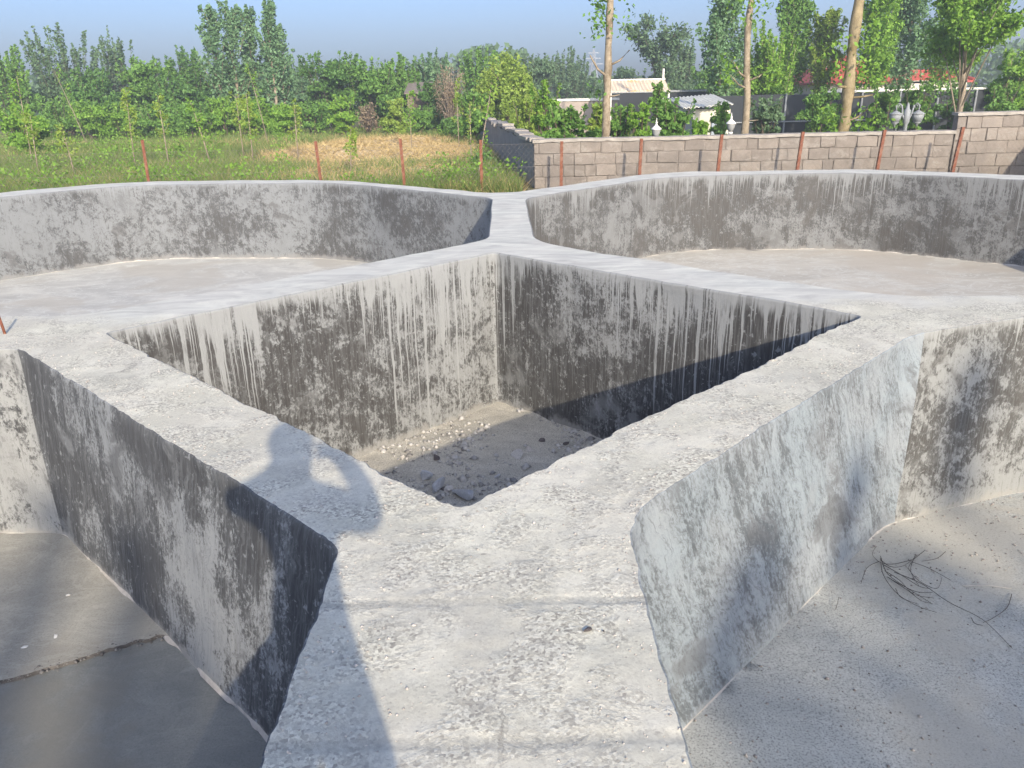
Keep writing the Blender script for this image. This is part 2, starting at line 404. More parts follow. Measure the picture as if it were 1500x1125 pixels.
W_NL = wall_mat('near_left_wall_render', bias=-0.125, streak=0.42, slant=0.30, drip=0.0, seed=15.2, dark=(.075, .078, .084), mid=(.148, .150, .153), lite=(.335, .337, .335), region=0.75, soft=.02, rimw=0.12, psc=(4.6, 2.4), ssc=(9, 1.0), brush=.35)
W_NL2 = wall_mat('near_left_wall_pale', bias=0.07, streak=0.2, slant=0.0, drip=0.1, seed=18.4, dark=(.06, .061, .064), mid=(.17, .168, .164), lite=(.345, .34, .325), region=0.4, soft=.03, rimw=0.4)
W_NR = wall_mat('near_right_wall_brushed', bias=0.06, streak=0.55, slant=-0.55, drip=0.0, seed=21.9, dark=(.12, .126, .132), mid=(.225, .234, .238), lite=(.345, .36, .365), tint=(.88, .96, 1.0), region=0.45, soft=.12, rimw=0.25, psc=(5, 2.6), ssc=(14, 1.5), brush=.7, speck=.3, foot=.5)  # bluish tones and tint carry the cool of the soft shade
W_NR2 = wall_mat('near_right_wall_mottled', bias=0.0, streak=0.2, slant=0.0, drip=0.25, seed=26.1, dark=(.085, .082, .077), mid=(.18, .174, .163), lite=(.32, .315, .295), region=0.5, soft=.04, rimw=0.5)

ponds = empty('pond_complex', (0, 0, 0), 0, 'weathered concrete ponds with stained walls around a square central pit', 'pond')
BAS = {'pit': (PIT, 0.07, 1.66, W_PIT), 'fl': (FL, 0.28, 1.45, W_FL), 'fr': (FR, 0.45, 1.43, W_FR), 'nl': (NL, 0.10, 1.43, W_NL), 'nr': (NR, 0.22, 1.43, W_NR)}
RIMR = 0.018
rims = []
basin_poly = {}
for key, (poly, fr, depth, wm) in BAS.items():
    P = resample(fillet(poly, fr)); N = normals(P); x, y = P[:, 0], P[:, 1]
    basin_poly[key] = P
    s = np.concatenate([[0], np.cumsum(np.linalg.norm(np.roll(P, -1, 0) - P, axis=1))])
    rg = roughness(x, y)
    chunk = 1.15 if key == 'pit' else 0.6
    jit = rg * chunk * (0.020 * fbm(x, y, 7, 2, 31) + 0.016 * fbm(x, y, 22, 2, 33)) + 0.012 * fbm(x, y, 1.3, 2, 35)
    rr = RIMR * (1 - 0.55 * rg)
    rim = P + N * (rr + jit)[:, None]; rims.append(rim)
    zt = z_top(rim[:, 0], rim[:, 1])
    rows = [np.column_stack([rim, zt])]
    vv = [np.zeros(len(P))]
    for (oo, dz) in ((0.45, 0.22), (0.12, 0.62), (0.0, 1.2)):
        o = P + N * (rr * oo + jit * (0.9 if oo > .3 else 0.75))[:, None]
        rows.append(np.column_stack([o, zt - rr * dz])); vv.append(-rr * dz - 0.005)
    nz = 16
    for k in range(1, nz + 1):
        z = -depth * (k / nz) ** 1.25 - 0.03 * (k < nz)
        if k == nz: z = -depth - 0.05
        dec = np.exp(z / 0.07)
        und = 0.020 * fbm(s[:-1] * 1.0 + 17, np.full(len(P), z), 1.6, 2, 41) + 0.006 * fbm(s[:-1], np.full(len(P), z), 9, 2, 43)
        o = P + N * (jit * 0.75 * dec + und)[:, None]
        rows.append(np.column_stack([o, np.full(len(P), z)])); vv.append(np.full(len(P), z))
    n = len(P); nr = len(rows)
    # duplicate seam column for clean uv
    V = []; UV = []
    for r_, v_ in zip(rows, vv):
        V.append(np.vstack([r_, r_[:1]])); UV.append(np.column_stack([s, np.append(v_, v_[0])]))
    V = np.vstack(V); UV = np.vstack(UV); m = n + 1
    a = (np.arange(nr - 1)[:, None] * m + np.arange(n)[None, :]).ravel()
    F = np.column_stack([a, a + m, a + m + 1, a + 1])
    wo_ = mesh_np('pit_wall' if key == 'pit' else 'pond_wall', V, F, wm, ponds, True, UV)
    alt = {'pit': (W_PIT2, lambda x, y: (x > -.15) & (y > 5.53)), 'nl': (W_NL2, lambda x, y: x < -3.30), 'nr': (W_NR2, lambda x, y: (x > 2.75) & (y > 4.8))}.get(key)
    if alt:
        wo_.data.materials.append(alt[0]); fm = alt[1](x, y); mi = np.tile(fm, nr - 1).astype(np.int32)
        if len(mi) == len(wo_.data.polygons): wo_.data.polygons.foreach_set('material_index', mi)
    wo_['label'] = {'pit': 'pit walls with white lime runs over blackened render', 'fl': 'mottled grey wall of far left pond', 'fr': 'smoky grey wall of far right pond',
                    'nl': 'near left pond wall, black coating with pale worn patches', 'nr': 'near right pond wall, pale brushed plaster with bluish shade put into its colour'}[key]
    # crust of salt / mortar fillet along the foot
    if key != 'pit':
        h = 0.010 + 0.05 * fbm(s[:-1], s[:-1] * 0, 4.5, 5, 51); wdt = 0.010 + 0.045 * fbm(s[:-1], s[:-1] * 0, 6, 5, 53); sf = .45 if key == 'nr' else 1.0
        h = np.clip(h * sf, 0.002, 0.03); wdt = np.clip(wdt * sf, 0.002, 0.02)
        A = np.column_stack([P + N * 0.02, -depth + h]); B = np.column_stack([P - N * (wdt * .4)[:, None], -depth + h * .45]); C = np.column_stack([P - N * wdt[:, None], np.full(n, -depth - 0.012)])
        i = np.arange(n); j = (i + 1) % n
        mesh_np('salt_line', np.vstack([A, B, C]), np.vstack([np.column_stack([i, i + n, j + n, j]), np.column_stack([i + n, i + 2 * n, j + 2 * n, j + n])]), MAT_SALT, ponds, True)

def cdt_fill(outer, holes, pts):
    vs = [Vector((a, b)) for a, b in outer]; ed = [(i, (i + 1) % len(outer)) for i in range(len(outer))]
    for h in holes:
        b = len(vs); vs += [Vector((p, q)) for p, q in h]; ed += [(b + i, b + (i + 1) % len(h)) for i in range(len(h))]
    vs += [Vector((a, b)) for a, b in pts]
    v, e, f = delaunay_2d_cdt(vs, ed, [], 0, 1e-6)[:3]
    V = np.array([(p.x, p.y) for p in v]); F = np.array([t for t in f if len(t) == 3])
    C = V[F].mean(1); k = pip(outer, C[:, 0], C[:, 1])
    for h in holes: k &= ~pip(h, C[:, 0], C[:, 1])
    return V, F[k]
rs = np.random.default_rng(4)
def jgrid(x0, x1, y0, y1, d):
    gx, gy = np.meshgrid(np.arange(x0, x1, d), np.arange(y0, y1, d)); g = np.column_stack([gx.ravel(), gy.ravel()])
    return g + rs.uniform(-.38, .38, g.shape) * d
outer = np.array(resample(fillet(OUT, 0.3), 0.1, 0.2))
pts = np.vstack([jgrid(-1.7, 1.5, 1.2, 3.7, .021), jgrid(-3.6, 3.4, 3.7, 5.9, .042), jgrid(-4.6, 4.8, 5.9, 9.2, .085), jgrid(-10.5, 10, -5.2, 1.2, .22), jgrid(-10.5, 10, 9.2, 16.6, .16), jgrid(-10.5, -4.6, 1.2, 9.2, .2), jgrid(4.8, 10, 1.2, 9.2, .2)])
k = pip(outer, pts[:, 0], pts[:, 1])
for h in rims: k &= ~pip(h, pts[:, 0], pts[:, 1])
V2, F2 = cdt_fill(outer, rims, pts[k])
mesh_np('coping', np.column_stack([V2, z_top(V2[:, 0], V2[:, 1])]), F2, MAT_COPING, ponds, True)
n = len(outer); i = np.arange(n); j = (i + 1) % n
zt = z_top(outer[:, 0], outer[:, 1]); on = normals(outer)
mesh_np('outer_wall', np.vstack([np.column_stack([outer, zt]), np.column_stack([outer + on * .012, zt - .02]), np.column_stack([outer + on * .012, np.full(n, -0.9)])]),
        np.vstack([np.column_stack([i, i + n, j + n, j]), np.column_stack([i + n, i + 2 * n, j + 2 * n, j + n])]), MAT_COPING, ponds, True)

FM = {'pit': floor_mat('pit_dust', (.44, .41, .375), (.56, .52, .475), (.66, .615, .565), 0.0, 0.85, None, 2.0),
      'fl': floor_mat('pond_floor_pale', (.45, .44, .44), (.55, .535, .53), (.68, .66, .645), 0.55, 0.12, (.49, .455, .425)),
      'fr': floor_mat('pond_floor_beige', (.46, .43, .405), (.54, .505, .475), (.63, .595, .56), 0.5, 0.12, (.52, .465, .42)),
      'nl': floor_mat('pond_floor_cement', (.20, .208, .216), (.245, .25, .254), (.30, .30, .298), 0.12, 0.25, (.235, .222, .205)),
      'nr': floor_mat('pond_floor_dusty', (.40, .405, .412), (.50, .498, .495), (.61, .60, .585), 0.16, 0.75, (.51, .475, .43))}
def floor_z(key, x, y, depth):
    z = -depth + 0.014 * fbm(x, y, 0.8, 3, 61)
    if key == 'pit': z = z + 0.05 * fbm(x, y, 1.3, 4, 63) + 0.014 * fbm(x, y, 12, 3, 65)
    elif key == 'nr': z = z + 0.006 * fbm(x, y, 14, 3, 67)
    return z
for key, (poly, fr, depth, wm) in BAS.items():
    P = basin_poly[key]; N = normals(P); Q = P[::3] + N[::3] * 0.03
    x0, y0 = Q.min(0); x1, y1 = Q.max(0)
    d = {'pit': .045, 'nr': .09, 'nl': .12, 'fl': .16, 'fr': .16}[key]
    g = jgrid(x0, x1, y0, y1, d); g = g[pip(Q, g[:, 0], g[:, 1])]
    if key in ('nl', 'nr'): g = g[(g[:, 1] > 2) | (rs.random(len(g)) < .15)]
    V, F = cdt_fill(Q, [], g)
    off = {'nl': -0.022}.get(key, 0)
    mesh_np('pit_floor' if key == 'pit' else 'pond_floor', np.column_stack([V, floor_z(key, V[:, 0], V[:, 1], depth) + off]), F, FM[key], ponds, True)
# raised newer slab in the near left pond with a broken edge
depth = 1.43
e0 = Vector((-2.12, 3.98)); e1 = Vector((-9.9, -0.2))
edge = []
for q in np.linspace(0, 1, 420):
    p = e0.lerp(e1, q); nn = Vector((e1.y - e0.y, e0.x - e1.x)).normalized()
    a = 0.05 * float(fbm(p.x, p.y, 1.3, 3, 71)) + 0.085 * float(fbm(p.x, p.y, 17, 4, 73)) * max(0.15, .5 + 1.6 * float(fbm(p.x, p.y, 1.1, 2, 75)))
    edge.append((p.x + nn.x * a, p.y + nn.y * a))
slab = [(-2.03, 3.955)] + edge + [(-10.0, 2.4), (-7.2, 5.27), (-3.33, 5.21)]
if area2(slab) < 0: slab = slab[::-1]
sl = np.array(slab); g = jgrid(-10, -2, -0.3, 5.3, .1); g = g[pip(sl, g[:, 0], g[:, 1])]
V, F = cdt_fill(sl, [], g)
MAT_SLAB = floor_mat('floor_slab_cement', (.32, .305, .285), (.375, .355, .33), (.45, .43, .40), 0.18, 0.3, (.40, .36, .315))
zv = floor_z('nl', V[:, 0], V[:, 1], depth)
top = np.column_stack([V, zv]); n = len(sl); i = np.arange(n); j = (i + 1) % n
zs = floor_z('nl', sl[:, 0], sl[:, 1], depth)
sk = np.vstack([np.column_stack([sl, zs]), np.column_stack([sl + normals(sl) * 0.004, zs - 0.015]), np.column_stack([sl + normals(sl) * 0.008, zs - .10])])
b = len(top)
o = mesh_np('floor_slab', top, F, MAT_SLAB, ponds, True)
q_ = mesh_np('broken_edge', sk, np.vstack([np.column_stack([i, i + n, j + n, j]), np.column_stack([i + n, i + 2 * n, j + 2 * n, j + n])]), plain('dark_broken_edge', (.14, .132, .125), .95, .4, 14, .8), o)  # edge strip coloured darker than slab and floor
o['label'] = 'raised lighter floor slab with broken edge'

# ------------------------------------------------------------------ ground round the ponds
def ground_mat():
    t = NT('field_soil'); p = t.pos()
    n = t.noise(p, 0.16, 6, 0.62, 0.5); f = t.noise(p, 3.5, 6, 0.7)
    col = t.ramp(n, [(0.30, (.10, .125, .04)), (0.48, (.14, .15, .055)), (0.58, (.21, .175, .085)), (0.72, (.28, .215, .12))])
    col = t.mix(t.rng(f, 0.4, 0.65, 0, .6), col, (.055, .07, .025))
    return t.done(col, 1.0, t.bump(f, 0.8, 0.05))
MAT_GROUND = ground_mat()
hole = outer - on * 0.1
ringv = [(-700, -300), (700, -300), (700, 1200), (-700, 1200)]
g = jgrid(-60, 60, 17.5, 80, 2.0); g = g[~pip(hole[::4], g[:, 0], g[:, 1])]
V, F = cdt_fill(np.array(ringv, float), [hole[::4]], g)
def ground_z(x, y):
    x = np.asarray(x, float); y = np.asarray(y, float)
    return GROUND + 0.10 * fbm(x, y, 0.16, 2, 81) * np.clip((y - 17.5) / 4, 0, 1) * (y < 80)
tag(mesh_np('ground', np.column_stack([V, ground_z(V[:, 0], V[:, 1])]), F, MAT_GROUND, None, True), kind='structure')

# ================================================================== BLOCK WALL AND FENCE
def block_mat():
    t = NT('leca_block'); p = t.obj(); rnd = t.n('ShaderNodeObjectInfo').outputs['Random']
    n = t.noise(t.pos(), 7.0, 6, 0.7)
    c = t.ramp(n, [(0.3, (.19, .165, .145)), (0.5, (.255, .225, .20)), (0.72, (.32, .285, .255))])
    c = t.mix(t.rng(rnd, 0.5, 1, 0.0, 0.75, False), c, (.34, .30, .265))
    c = t.mix(t.rng(rnd, 0.0, 0.35, 0.65, 0.0, False), c, (.215, .19, .172))
    c = t.mix(t.rng(t.noise(t.mapv(t.pos(), (1, 1, 2.5)), 2.2, 7, .7, .5), .54, .62, 0, .55), c, (.36, .335, .305))
    c = t.mix(t.rng(t.noise(t.pos(), 1.3, 5, .65), .45, .65, 0, .6), c, (.20, .18, .165))
    f = t.noise(t.pos(), 60, 4, 0.75)
    c = t.mix(t.rng(f, .3, .48, .5, 0), c, (.15, .12, .10))
    return t.done(c, 0.95, t.bump(f, 0.8, 0.01))
MAT_BLOCK = block_mat()
MAT_MORTAR = plain('mortar', (.235, .21, .19), 0.95, 0.3, 9, 0.6)
MAT_CAP = plain('cap_mortar', (.36, .335, .305), 0.95, 0.2, 5, 0.5)
MAT_DARKWALL = plain('bare_block_side', (.27, .27, .28), 0.95, 0.2, 3, 0.5)
rb = random.Random(3)
def rough_block(seed):
    r = random.Random(seed); bm = bmesh.new(); bmesh.ops.create_cube(bm, size=1.0)
    bmesh.ops.bevel(bm, geom=bm.edges[:], offset=0.05, segments=1, affect='EDGES')
    for v in bm.verts: v.co += Vector((r.uniform(-.02, .02), r.uniform(-.04, .04), r.uniform(-.035, .035)))
    me = bpy.data.meshes.new('block'); bm.to_mesh(me); bm.free(); me.materials.append(MAT_BLOCK); return me
BLK = [rough_block(k) for k in range(6)]
WY = 18.4
def coursed_wall(root, x0, x1, ztop, rows, seed):
    r = random.Random(seed); h = (ztop - GROUND) / rows
    for k in range(rows):
        z = ztop - h * (k + 0.5); x = x0 - r.uniform(0, 0.3)
        while x < x1:
            L = r.choice((.46, .46, .46, .46, .24, .34)); a = max(x, x0); b_ = min(x + L, x1); x += L
            if b_ - a < 0.06: continue
            o = bpy.data.objects.new('block', r.choice(BLK)); link(o, root)
            o.location = ((a + b_) / 2, WY + 0.10 + r.uniform(-.012, .012), z + r.uniform(-.008, .008))
            o.scale = (b_ - a - r.uniform(.004, .020), 0.20, h - r.uniform(.003, .018)); o.rotation_euler = (0, r.uniform(-.012, .012), r.uniform(-.01, .01))
    mb = MB(); mb.box(((x0 + x1) / 2, WY + 0.11, (ztop + GROUND - .3) / 2), (x1 - x0 - .01, 0.165, ztop - GROUND + .29)); mb.build('mortar_core', MAT_MORTAR, root)
def cap(root, x0, x1, z, seed):
    n = int((x1 - x0) / 0.07); xs = np.linspace(x0 - .03, x1 + .03, n); V = []; F = []
    for i, x in enumerate(xs):
        a = float(fbm(x, seed, 3, 3, seed)) * .03; c_ = float(fbm(x, seed + 5, 5, 3, seed)) * .03
        V += [(x, WY - .03 + a, z - .028 + c_ * .8), (x, WY - .03 + a, z + .035 + c_ * .5), (x, WY + .23, z + .045 + c_ * .4), (x, WY + .23, z - .02)]
        if i: b = 4 * (i - 1); F += [(b + k_, b + 4 + k_, b + 4 + (k_ + 1) % 4, b + (k_ + 1) % 4) for k_ in range(4)]
    F += [(0, 1, 2, 3), (len(V) - 1, len(V) - 2, len(V) - 3, len(V) - 4)]
    mb = MB(); mb.add(V, F); mb.build('cap', MAT_CAP, root)
bw = empty('block_wall', (0, 0, 0), 0, 'low coursed wall of brown hollow blocks behind the rusty fence posts', 'wall')
coursed_wall(bw, 0.60, 9.86, 0.50, 4, 11); cap(bw, 0.60, 9.86, 0.525, 3)
tb = empty('block_wall', (0, 0, 0), 0, 'taller section of block wall at the right edge of the picture', 'wall')
coursed_wall(tb, 9.89, 11.95, 0.87, 5, 12); cap(tb, 9.89, 11.95, 0.895, 7)
mb = MB(); mb.box((12.05, 12.5, 0.2), (0.2, 12.0, 1.45)); mb.build('return_wall', MAT_MORTAR, tb)
# receding side wall, its near face in shade
sw = empty('side_wall', (0, 0, 0), 0, 'grey side wall running back from the block wall corner, in shade', 'wall')
A = Vector((0.585, 18.62, 0)); B = Vector((-1.60, 43.5, 0)); D = (B - A).normalized(); Nn = Vector((D.y, -D.x, 0))
mb = MB(); L = (B - A).length
nseg = 40; V = []; F = []
for i in range(nseg + 1):
    p = A + D * (L * i / nseg); zt = 0.46 + .03 * math.sin(i * 1.7)
    V += [p + Vector((0, 0, GROUND - .3)), p + Vector((0, 0, zt)), p + Nn * .2 + Vector((0, 0, zt)), p + Nn * .2 + Vector((0, 0, GROUND - .3))]
    if i: b = 4 * (i - 1); F += [(b, b + 4, b + 5, b + 1), (b + 1, b + 5, b + 6, b + 2), (b + 2, b + 6, b + 7, b + 3)]
F += [(0, 1, 2, 3)]
mb.add(V, F); mb.build('wall_body', MAT_DARKWALL, sw)
s = 0.0
while s < L - .5:
    l = rb.uniform(.5, 1.5); p = A + D * (s + l / 2) + Nn * (0.1 + rb.uniform(-.03, .05))
    mb = MB(); mb.box((p.x, p.y, 0.515 + rb.uniform(-.01, .06)), (0.30 + rb.uniform(-.05, .08), l * .96, rb.uniform(.05, .10)), math.atan2(-D.x, D.y) + rb.uniform(-.06, .06), Matrix.Rotation(rb.uniform(-.04, .04), 3, 'X'))
    mb.build('coping_slab', MAT_CAP, sw); s += l

MAT_RUST = plain('rusty_iron', (.20, .075, .045), 0.8, 0.4, 12, 0.3, 0.0, (.26, .13, .085), 5)
MAT_WIRE = plain('galvanised_wire', (.24, .22, .20), 0.7, 0.2, 5, 0, 0.0)
fence = empty('wire_fence', (0, 17.6, GROUND), 0, 'chain link fence on rusty angle iron posts behind the far ponds', 'fence')
posts = [(208, 205, 1), (462, 207, -2), (586, 203, -2), (704, 205, 0.5), (823, 207, 1), (940, 203, 1.5), (1058, 197, 3), (1177, 193, 3.5), (1297, 190, 4), (1412, 186, 5)]
for (px, py, tilt) in posts:
    p = at(px, py, 17.6); H = p.z - GROUND; mb = MB(); w_, t_ = .062, .008
    prof = [(0, 0), (w_, 0), (w_, t_), (t_, t_), (t_, w_), (0, w_)]
    V = []; F = []
    for z, k in ((-.25, 0), (H * .5, .5), (H, 1)):
        V += [(a - .03 + k * H * math.tan(R(tilt)) - H * math.tan(R(tilt)), b + rb.uniform(-.002, .002), z) for a, b in prof]
    for k in (0, 1): F += [(k * 6 + i, k * 6 + (i + 1) % 6, k * 6 + 6 + (i + 1) % 6, k * 6 + 6 + i) for i in range(6)]
    F += [(17, 16, 15, 14, 13, 12)]
    mb.add(V, F); o = mb.build('fence_post', MAT_RUST, fence); o.location = (p.x, 0, 0)
# woven mesh: zigzag wires, plus three straining wires
V = []; F = []
def wire(a, b, r):
    a = np.array(a); b = np.array(b); d = (b - a) / np.linalg.norm(b - a); e = np.cross(d, (0, 1, 0)); e /= np.linalg.norm(e); g_ = np.cross(d, e); k = len(V)
    for p in (a, b):
        for t in (0, 2.0944, 4.18879): V.append(p + r * (e * math.cos(t) + g_ * math.sin(t)))
    F.extend([(k + i, k + (i + 1) % 3, k + 3 + (i + 1) % 3, k + 3 + i) for i in range(3)])
x = -15.0; hgt = 1.02; sp = 0.10
while x < 11.8:
    wire((x, 0.0, 0.02), (x + hgt * .8, 0, hgt), .0022); wire((x + hgt * .8, 0.006, 0.02), (x, 0.006, hgt), .0022); x += sp
for z in (0.05, 0.55, 1.02): wire((-15, 0.003, z), (11.8, 0.003, z), .002)
mesh_np('wire_mesh', np.array(V), np.array(F), MAT_WIRE, fence)

# ================================================================== FOLIAGE
def leaf_mat(name, a, b, c, transl=0.30):
    t = NT(name); g = t.n('ShaderNodeNewGeometry'); ri = g.outputs['Random Per Island']
    n = t.noise(g.outputs['Position'], 0.9, 3, 0.6)
    f = t.math('ADD', t.math('MULTIPLY', ri, 0.62), t.math('MULTIPLY', n, 0.55))
    col = t.ramp(f, [(0.12, a), (0.55, b), (0.95, c)])
    t.put(t.b.inputs['Base Color'], col); t.b.inputs['Roughness'].default_value = 0.55
    tr = t.n('ShaderNodeBsdfTranslucent'); t.put(tr.inputs[0], t.mix(1.0, col, (1.0, 1.0, 0.45), 'MULTIPLY'))
    ms = t.n('ShaderNodeMixShader'); ms.inputs[0].default_value = transl
    t.t.links.new(t.b.outputs[0], ms.inputs[1]); t.t.links.new(tr.outputs[0], ms.inputs[2]); t.t.links.new(ms.outputs[0], t.out.inputs[0])
    return t.m
LM = {
 'dark':   leaf_mat('leaf_dark', (0.064, 0.152, 0.041), (0.107, 0.228, 0.058), (0.165, 0.315, 0.077)),
 'mid':    leaf_mat('leaf_mid', (0.093, 0.200, 0.043), (0.143, 0.292, 0.061), (0.220, 0.389, 0.085)),
 'bright': leaf_mat('leaf_bright', (0.137, 0.271, 0.037), (0.211, 0.400, 0.058), (0.312, 0.508, 0.085), .38),
 'yellow': leaf_mat('leaf_yellow', (0.183, 0.283, 0.044), (0.275, 0.400, 0.071), (0.367, 0.487, 0.102), .38),
 'silver': leaf_mat('leaf_silver', (0.095, 0.193, 0.093), (0.150, 0.276, 0.133), (0.230, 0.375, 0.197)),
 'grey':   leaf_mat('leaf_grey', (0.087, 0.161, 0.085), (0.130, 0.221, 0.114), (0.190, 0.295, 0.156)),
 'brown':  leaf_mat('leaf_brown', (0.163, 0.124, 0.078), (0.248, 0.194, 0.132), (0.341, 0.271, 0.194), .15),
}
MAT_BARK = plain('bark_pale', (.30, .25, .19), 0.9, 0.3, 9, 0.7)
MAT_BARKD = plain('bark_dark', (.14, .11, .085), 0.95, 0.3, 7, 0.7)
MAT_TRUNK = plain('poplar_bark', (.33, .275, .20), 0.9, 0.3, 9, 1.0, 0, (.20, .16, .11), 3.5)
MAT_TRUNKY = plain('mossy_bark', (.30, .245, .15), 0.9, 0.35, 7, 1.0, 0, (.20, .16, .075), 3.0)
def leaf_quads(C, size, g, up=0.35, elong=1.5):
    n = len(C); d = g.normal(size=(n, 3)); d[:, 2] += up; d /= np.linalg.norm(d, axis=1)[:, None] + 1e-9
    a = np.cross(d, g.normal(size=(n, 3))); a /= np.linalg.norm(a, axis=1)[:, None] + 1e-9; b = np.cross(d, a)
    sz = (size * g.uniform(.6, 1.35, n))[:, None]
    P = np.stack([C - a * sz * elong * .5, C + b * sz * .42 + d * sz * .08, C + a * sz * elong * .5, C - b * sz * .42 + d * sz * .08], 1)
    return P.reshape(-1, 3), np.arange(4 * n).reshape(n, 4)
def shoot_pts(g, p0, p1, n, r0, bend=0.1):
    t = g.random(n) ** 0.85; m = (np.array(p0) + np.array(p1)) / 2 + g.normal(size=3) * bend
    c = np.outer((1 - t) ** 2, p0) + np.outer(2 * t * (1 - t), m) + np.outer(t * t, p1)
    return c + g.normal(size=(n, 3)) * (r0 * (1.05 - 0.8 * t))[:, None]
def clump_pts(g, c, r, n):
    d = g.normal(size=(n, 3)); d[:, 2] = np.abs(d[:, 2]) * 1.1 - .35; d /= np.linalg.norm(d, axis=1)[:, None]
    return np.array(c) + d * (r * g.uniform(.45, 1.08, n))[:, None] * np.array([1, 1, .8])
def make_tree(kind, h, wd, seed, leaf=0.13, nleaf=5000, mat='mid', bark=None, name='tree', lean=0.0):
    """returns (root) with parts trunk and crown; origin at the foot"""
    g = np.random.default_rng(seed); r = random.Random(seed); root = empty(name); tr = MB(); C = []
    hw = wd / 2; bark = bark or MAT_BARKD
    if kind in ('bush', 'upright', 'shrub'):
        K = 46 if kind != 'shrub' else 30
        top = h * (0.62 if kind == 'upright' else 0.90); zc = top * 0.52
        per = int(nleaf * (0.68 if kind == 'upright' else 0.93) / K)
        for k in range(K):
            d = g.normal(size=3); d /= np.linalg.norm(d); q = g.random() ** 0.45
            wob = 1 + 0.25 * math.sin(3 * math.atan2(d[1], d[0]) + seed)
            c = np.array([d[0] * hw * .82 * q * wob, d[1] * hw * .82 * q * wob, max(.12 * h, zc + d[2] * zc * .86 * q)])
            rc = hw * r.uniform(.20, .36); C.append(clump_pts(g, c, rc, per))
            if k % 5 == 0: tr.tube([(r.uniform(-.1, .1), r.uniform(-.1, .1), 0), (c[0] * .4, c[1] * .4, c[2] * .5), tuple(c)], [.028 * h ** .5, .018 * h ** .5, .008], 5)
        ns = {'upright': 34, 'bush': 16, 'shrub': 9}[kind]; per = int(nleaf * (.32 if kind == 'upright' else .07) / ns)
        for k in range(ns):
            a = r.uniform(0, 6.28); q = r.random() ** .6 * hw * .85; x_, y_ = math.cos(a) * q, math.sin(a) * q
            z0 = top * r.uniform(.55, .85); z1 = top + (h - top) * r.uniform(.35, 1.05) * (1 - .45 * (q / hw) ** 2)
            p1 = (x_ * 1.12, y_ * 1.12, z1); C.append(shoot_pts(g, (x_ * .8, y_ * .8, z0), p1, per, .10 * hw ** .5, .12)); tr.tube([(x_ * .6, y_ * .6, z0 * .6), (x_ * .8, y_ * .8, z0), p1], [.02, .014, .004], 4)
    elif kind == 'poplar':
        ang = r.uniform(0, 6.28)
        pts_ = [(0, 0, 0), (lean * .4 + .03, 0, h * .35), (lean * .8, .05, h * .7), (lean, 0, h * .98)]; tr.tube(pts_, [.016 * h, .012 * h, .006 * h, .01], 6)
        nb = 26
        for k in range(nb):
            f = 0.2 + 0.72 * (k + r.random()) / nb; z0 = h * f; a = r.uniform(0, 6.28); ln = hw * (1.25 - .75 * f) * r.uniform(.7, 1.25)
            p0 = (lean * f, 0, z0); p1 = (lean * f + math.cos(a) * ln, math.sin(a) * ln, min(h * 1.02, z0 + ln * r.uniform(1.3, 2.3)))
            C.append(shoot_pts(g, p0, p1, int(nleaf / nb), .17 * hw + .05, .08)); tr.tube([p0, ((p0[0] + p1[0]) / 2 + .05, (p0[1] + p1[1]) / 2, (p0[2] + p1[2]) / 2), p1], [.022, .014, .005], 4)
        C.append(shoot_pts(g, (lean * .7, 0, h * .72), (lean, 0, h * 1.02), int(nleaf * .08), .12, .03))
    elif kind == 'airy':
        tr.tube([(0, 0, 0), (.1, 0, h * .3), (-.05, .1, h * .55)], [.018 * h, .014 * h, .009 * h], 7)
        nb = 17
        for k in range(nb):
            f = r.uniform(.16, .62); a = r.uniform(0, 6.28); e = r.uniform(.35, 1.0); q = hw * r.uniform(.45, 1.0)
            p0 = (0, 0, h * f); p1 = (math.cos(a) * q, math.sin(a) * q, h * (f + (1 - f) * e)); m = ((p1[0]) * .42, (p1[1]) * .42, p0[2] + (p1[2] - p0[2]) * .62)
            tr.tube([p0, m, p1], [.0055 * h, .0032 * h, .006], 5)
            for w_ in range(9):
                a2 = r.uniform(0, 6.28); q2 = hw * r.uniform(.1, .35); s_ = r.uniform(.0, 1.0)
                b0 = tuple(u_ + (v_ - u_) * s_ for u_, v_ in zip(m, p1)); b1 = (b0[0] + math.cos(a2) * q2, b0[1] + math.sin(a2) * q2, b0[2] + q2 * r.uniform(-.1, 1.4))
                C.append(shoot_pts(g, b0, b1, int(nleaf / nb / 9), .10 * hw, .06))
                tr.tube([b0, b1], [.012, .004], 3, False)
    elif kind == 'willow':
        tr.tube([(0, 0, 0), (.1, 0, h * .4), (-.1, 0, h * .75)], [.2, .15, .07], 7)
        for k in range(130):
            a = r.uniform(0, 6.28); q = hw * r.random() ** .55; zt = h * (1 - .42 * (q / hw) ** 2) * r.uniform(.84, 1.0); ln = zt * r.uniform(.35, .85)
            p0 = (math.cos(a) * q * .7, math.sin(a) * q * .7, zt); p1 = (math.cos(a) * q * 1.1, math.sin(a) * q * 1.1, max(.15, zt - ln))
            C.append(shoot_pts(g, p0, p1, int(nleaf / 130), .10, .15))
            if k % 10 == 0: tr.tube([(0, 0, h * .5), p0], [.05, .012], 4)
    elif kind == 'dead':
        for k in range(60):
            a = r.uniform(0, 6.28); q = hw * r.random() ** .6; z1 = h * r.uniform(.45, 1.0); p0 = (math.cos(a) * q * .15, math.sin(a) * q * .15, h * r.uniform(0, .35)); p1 = (math.cos(a) * q, math.sin(a) * q, z1)
            tr.tube([p0, ((p0[0] + p1[0]) * .45, (p0[1] + p1[1]) * .45, (p0[2] + p1[2]) * .52), p1], [.03, .018, .005], 4)
            C.append(shoot_pts(g, tuple((u_ + v_) / 2 for u_, v_ in zip(p0, p1)), p1, int(nleaf / 60), .20, .2))
    elif kind == 'sapling':
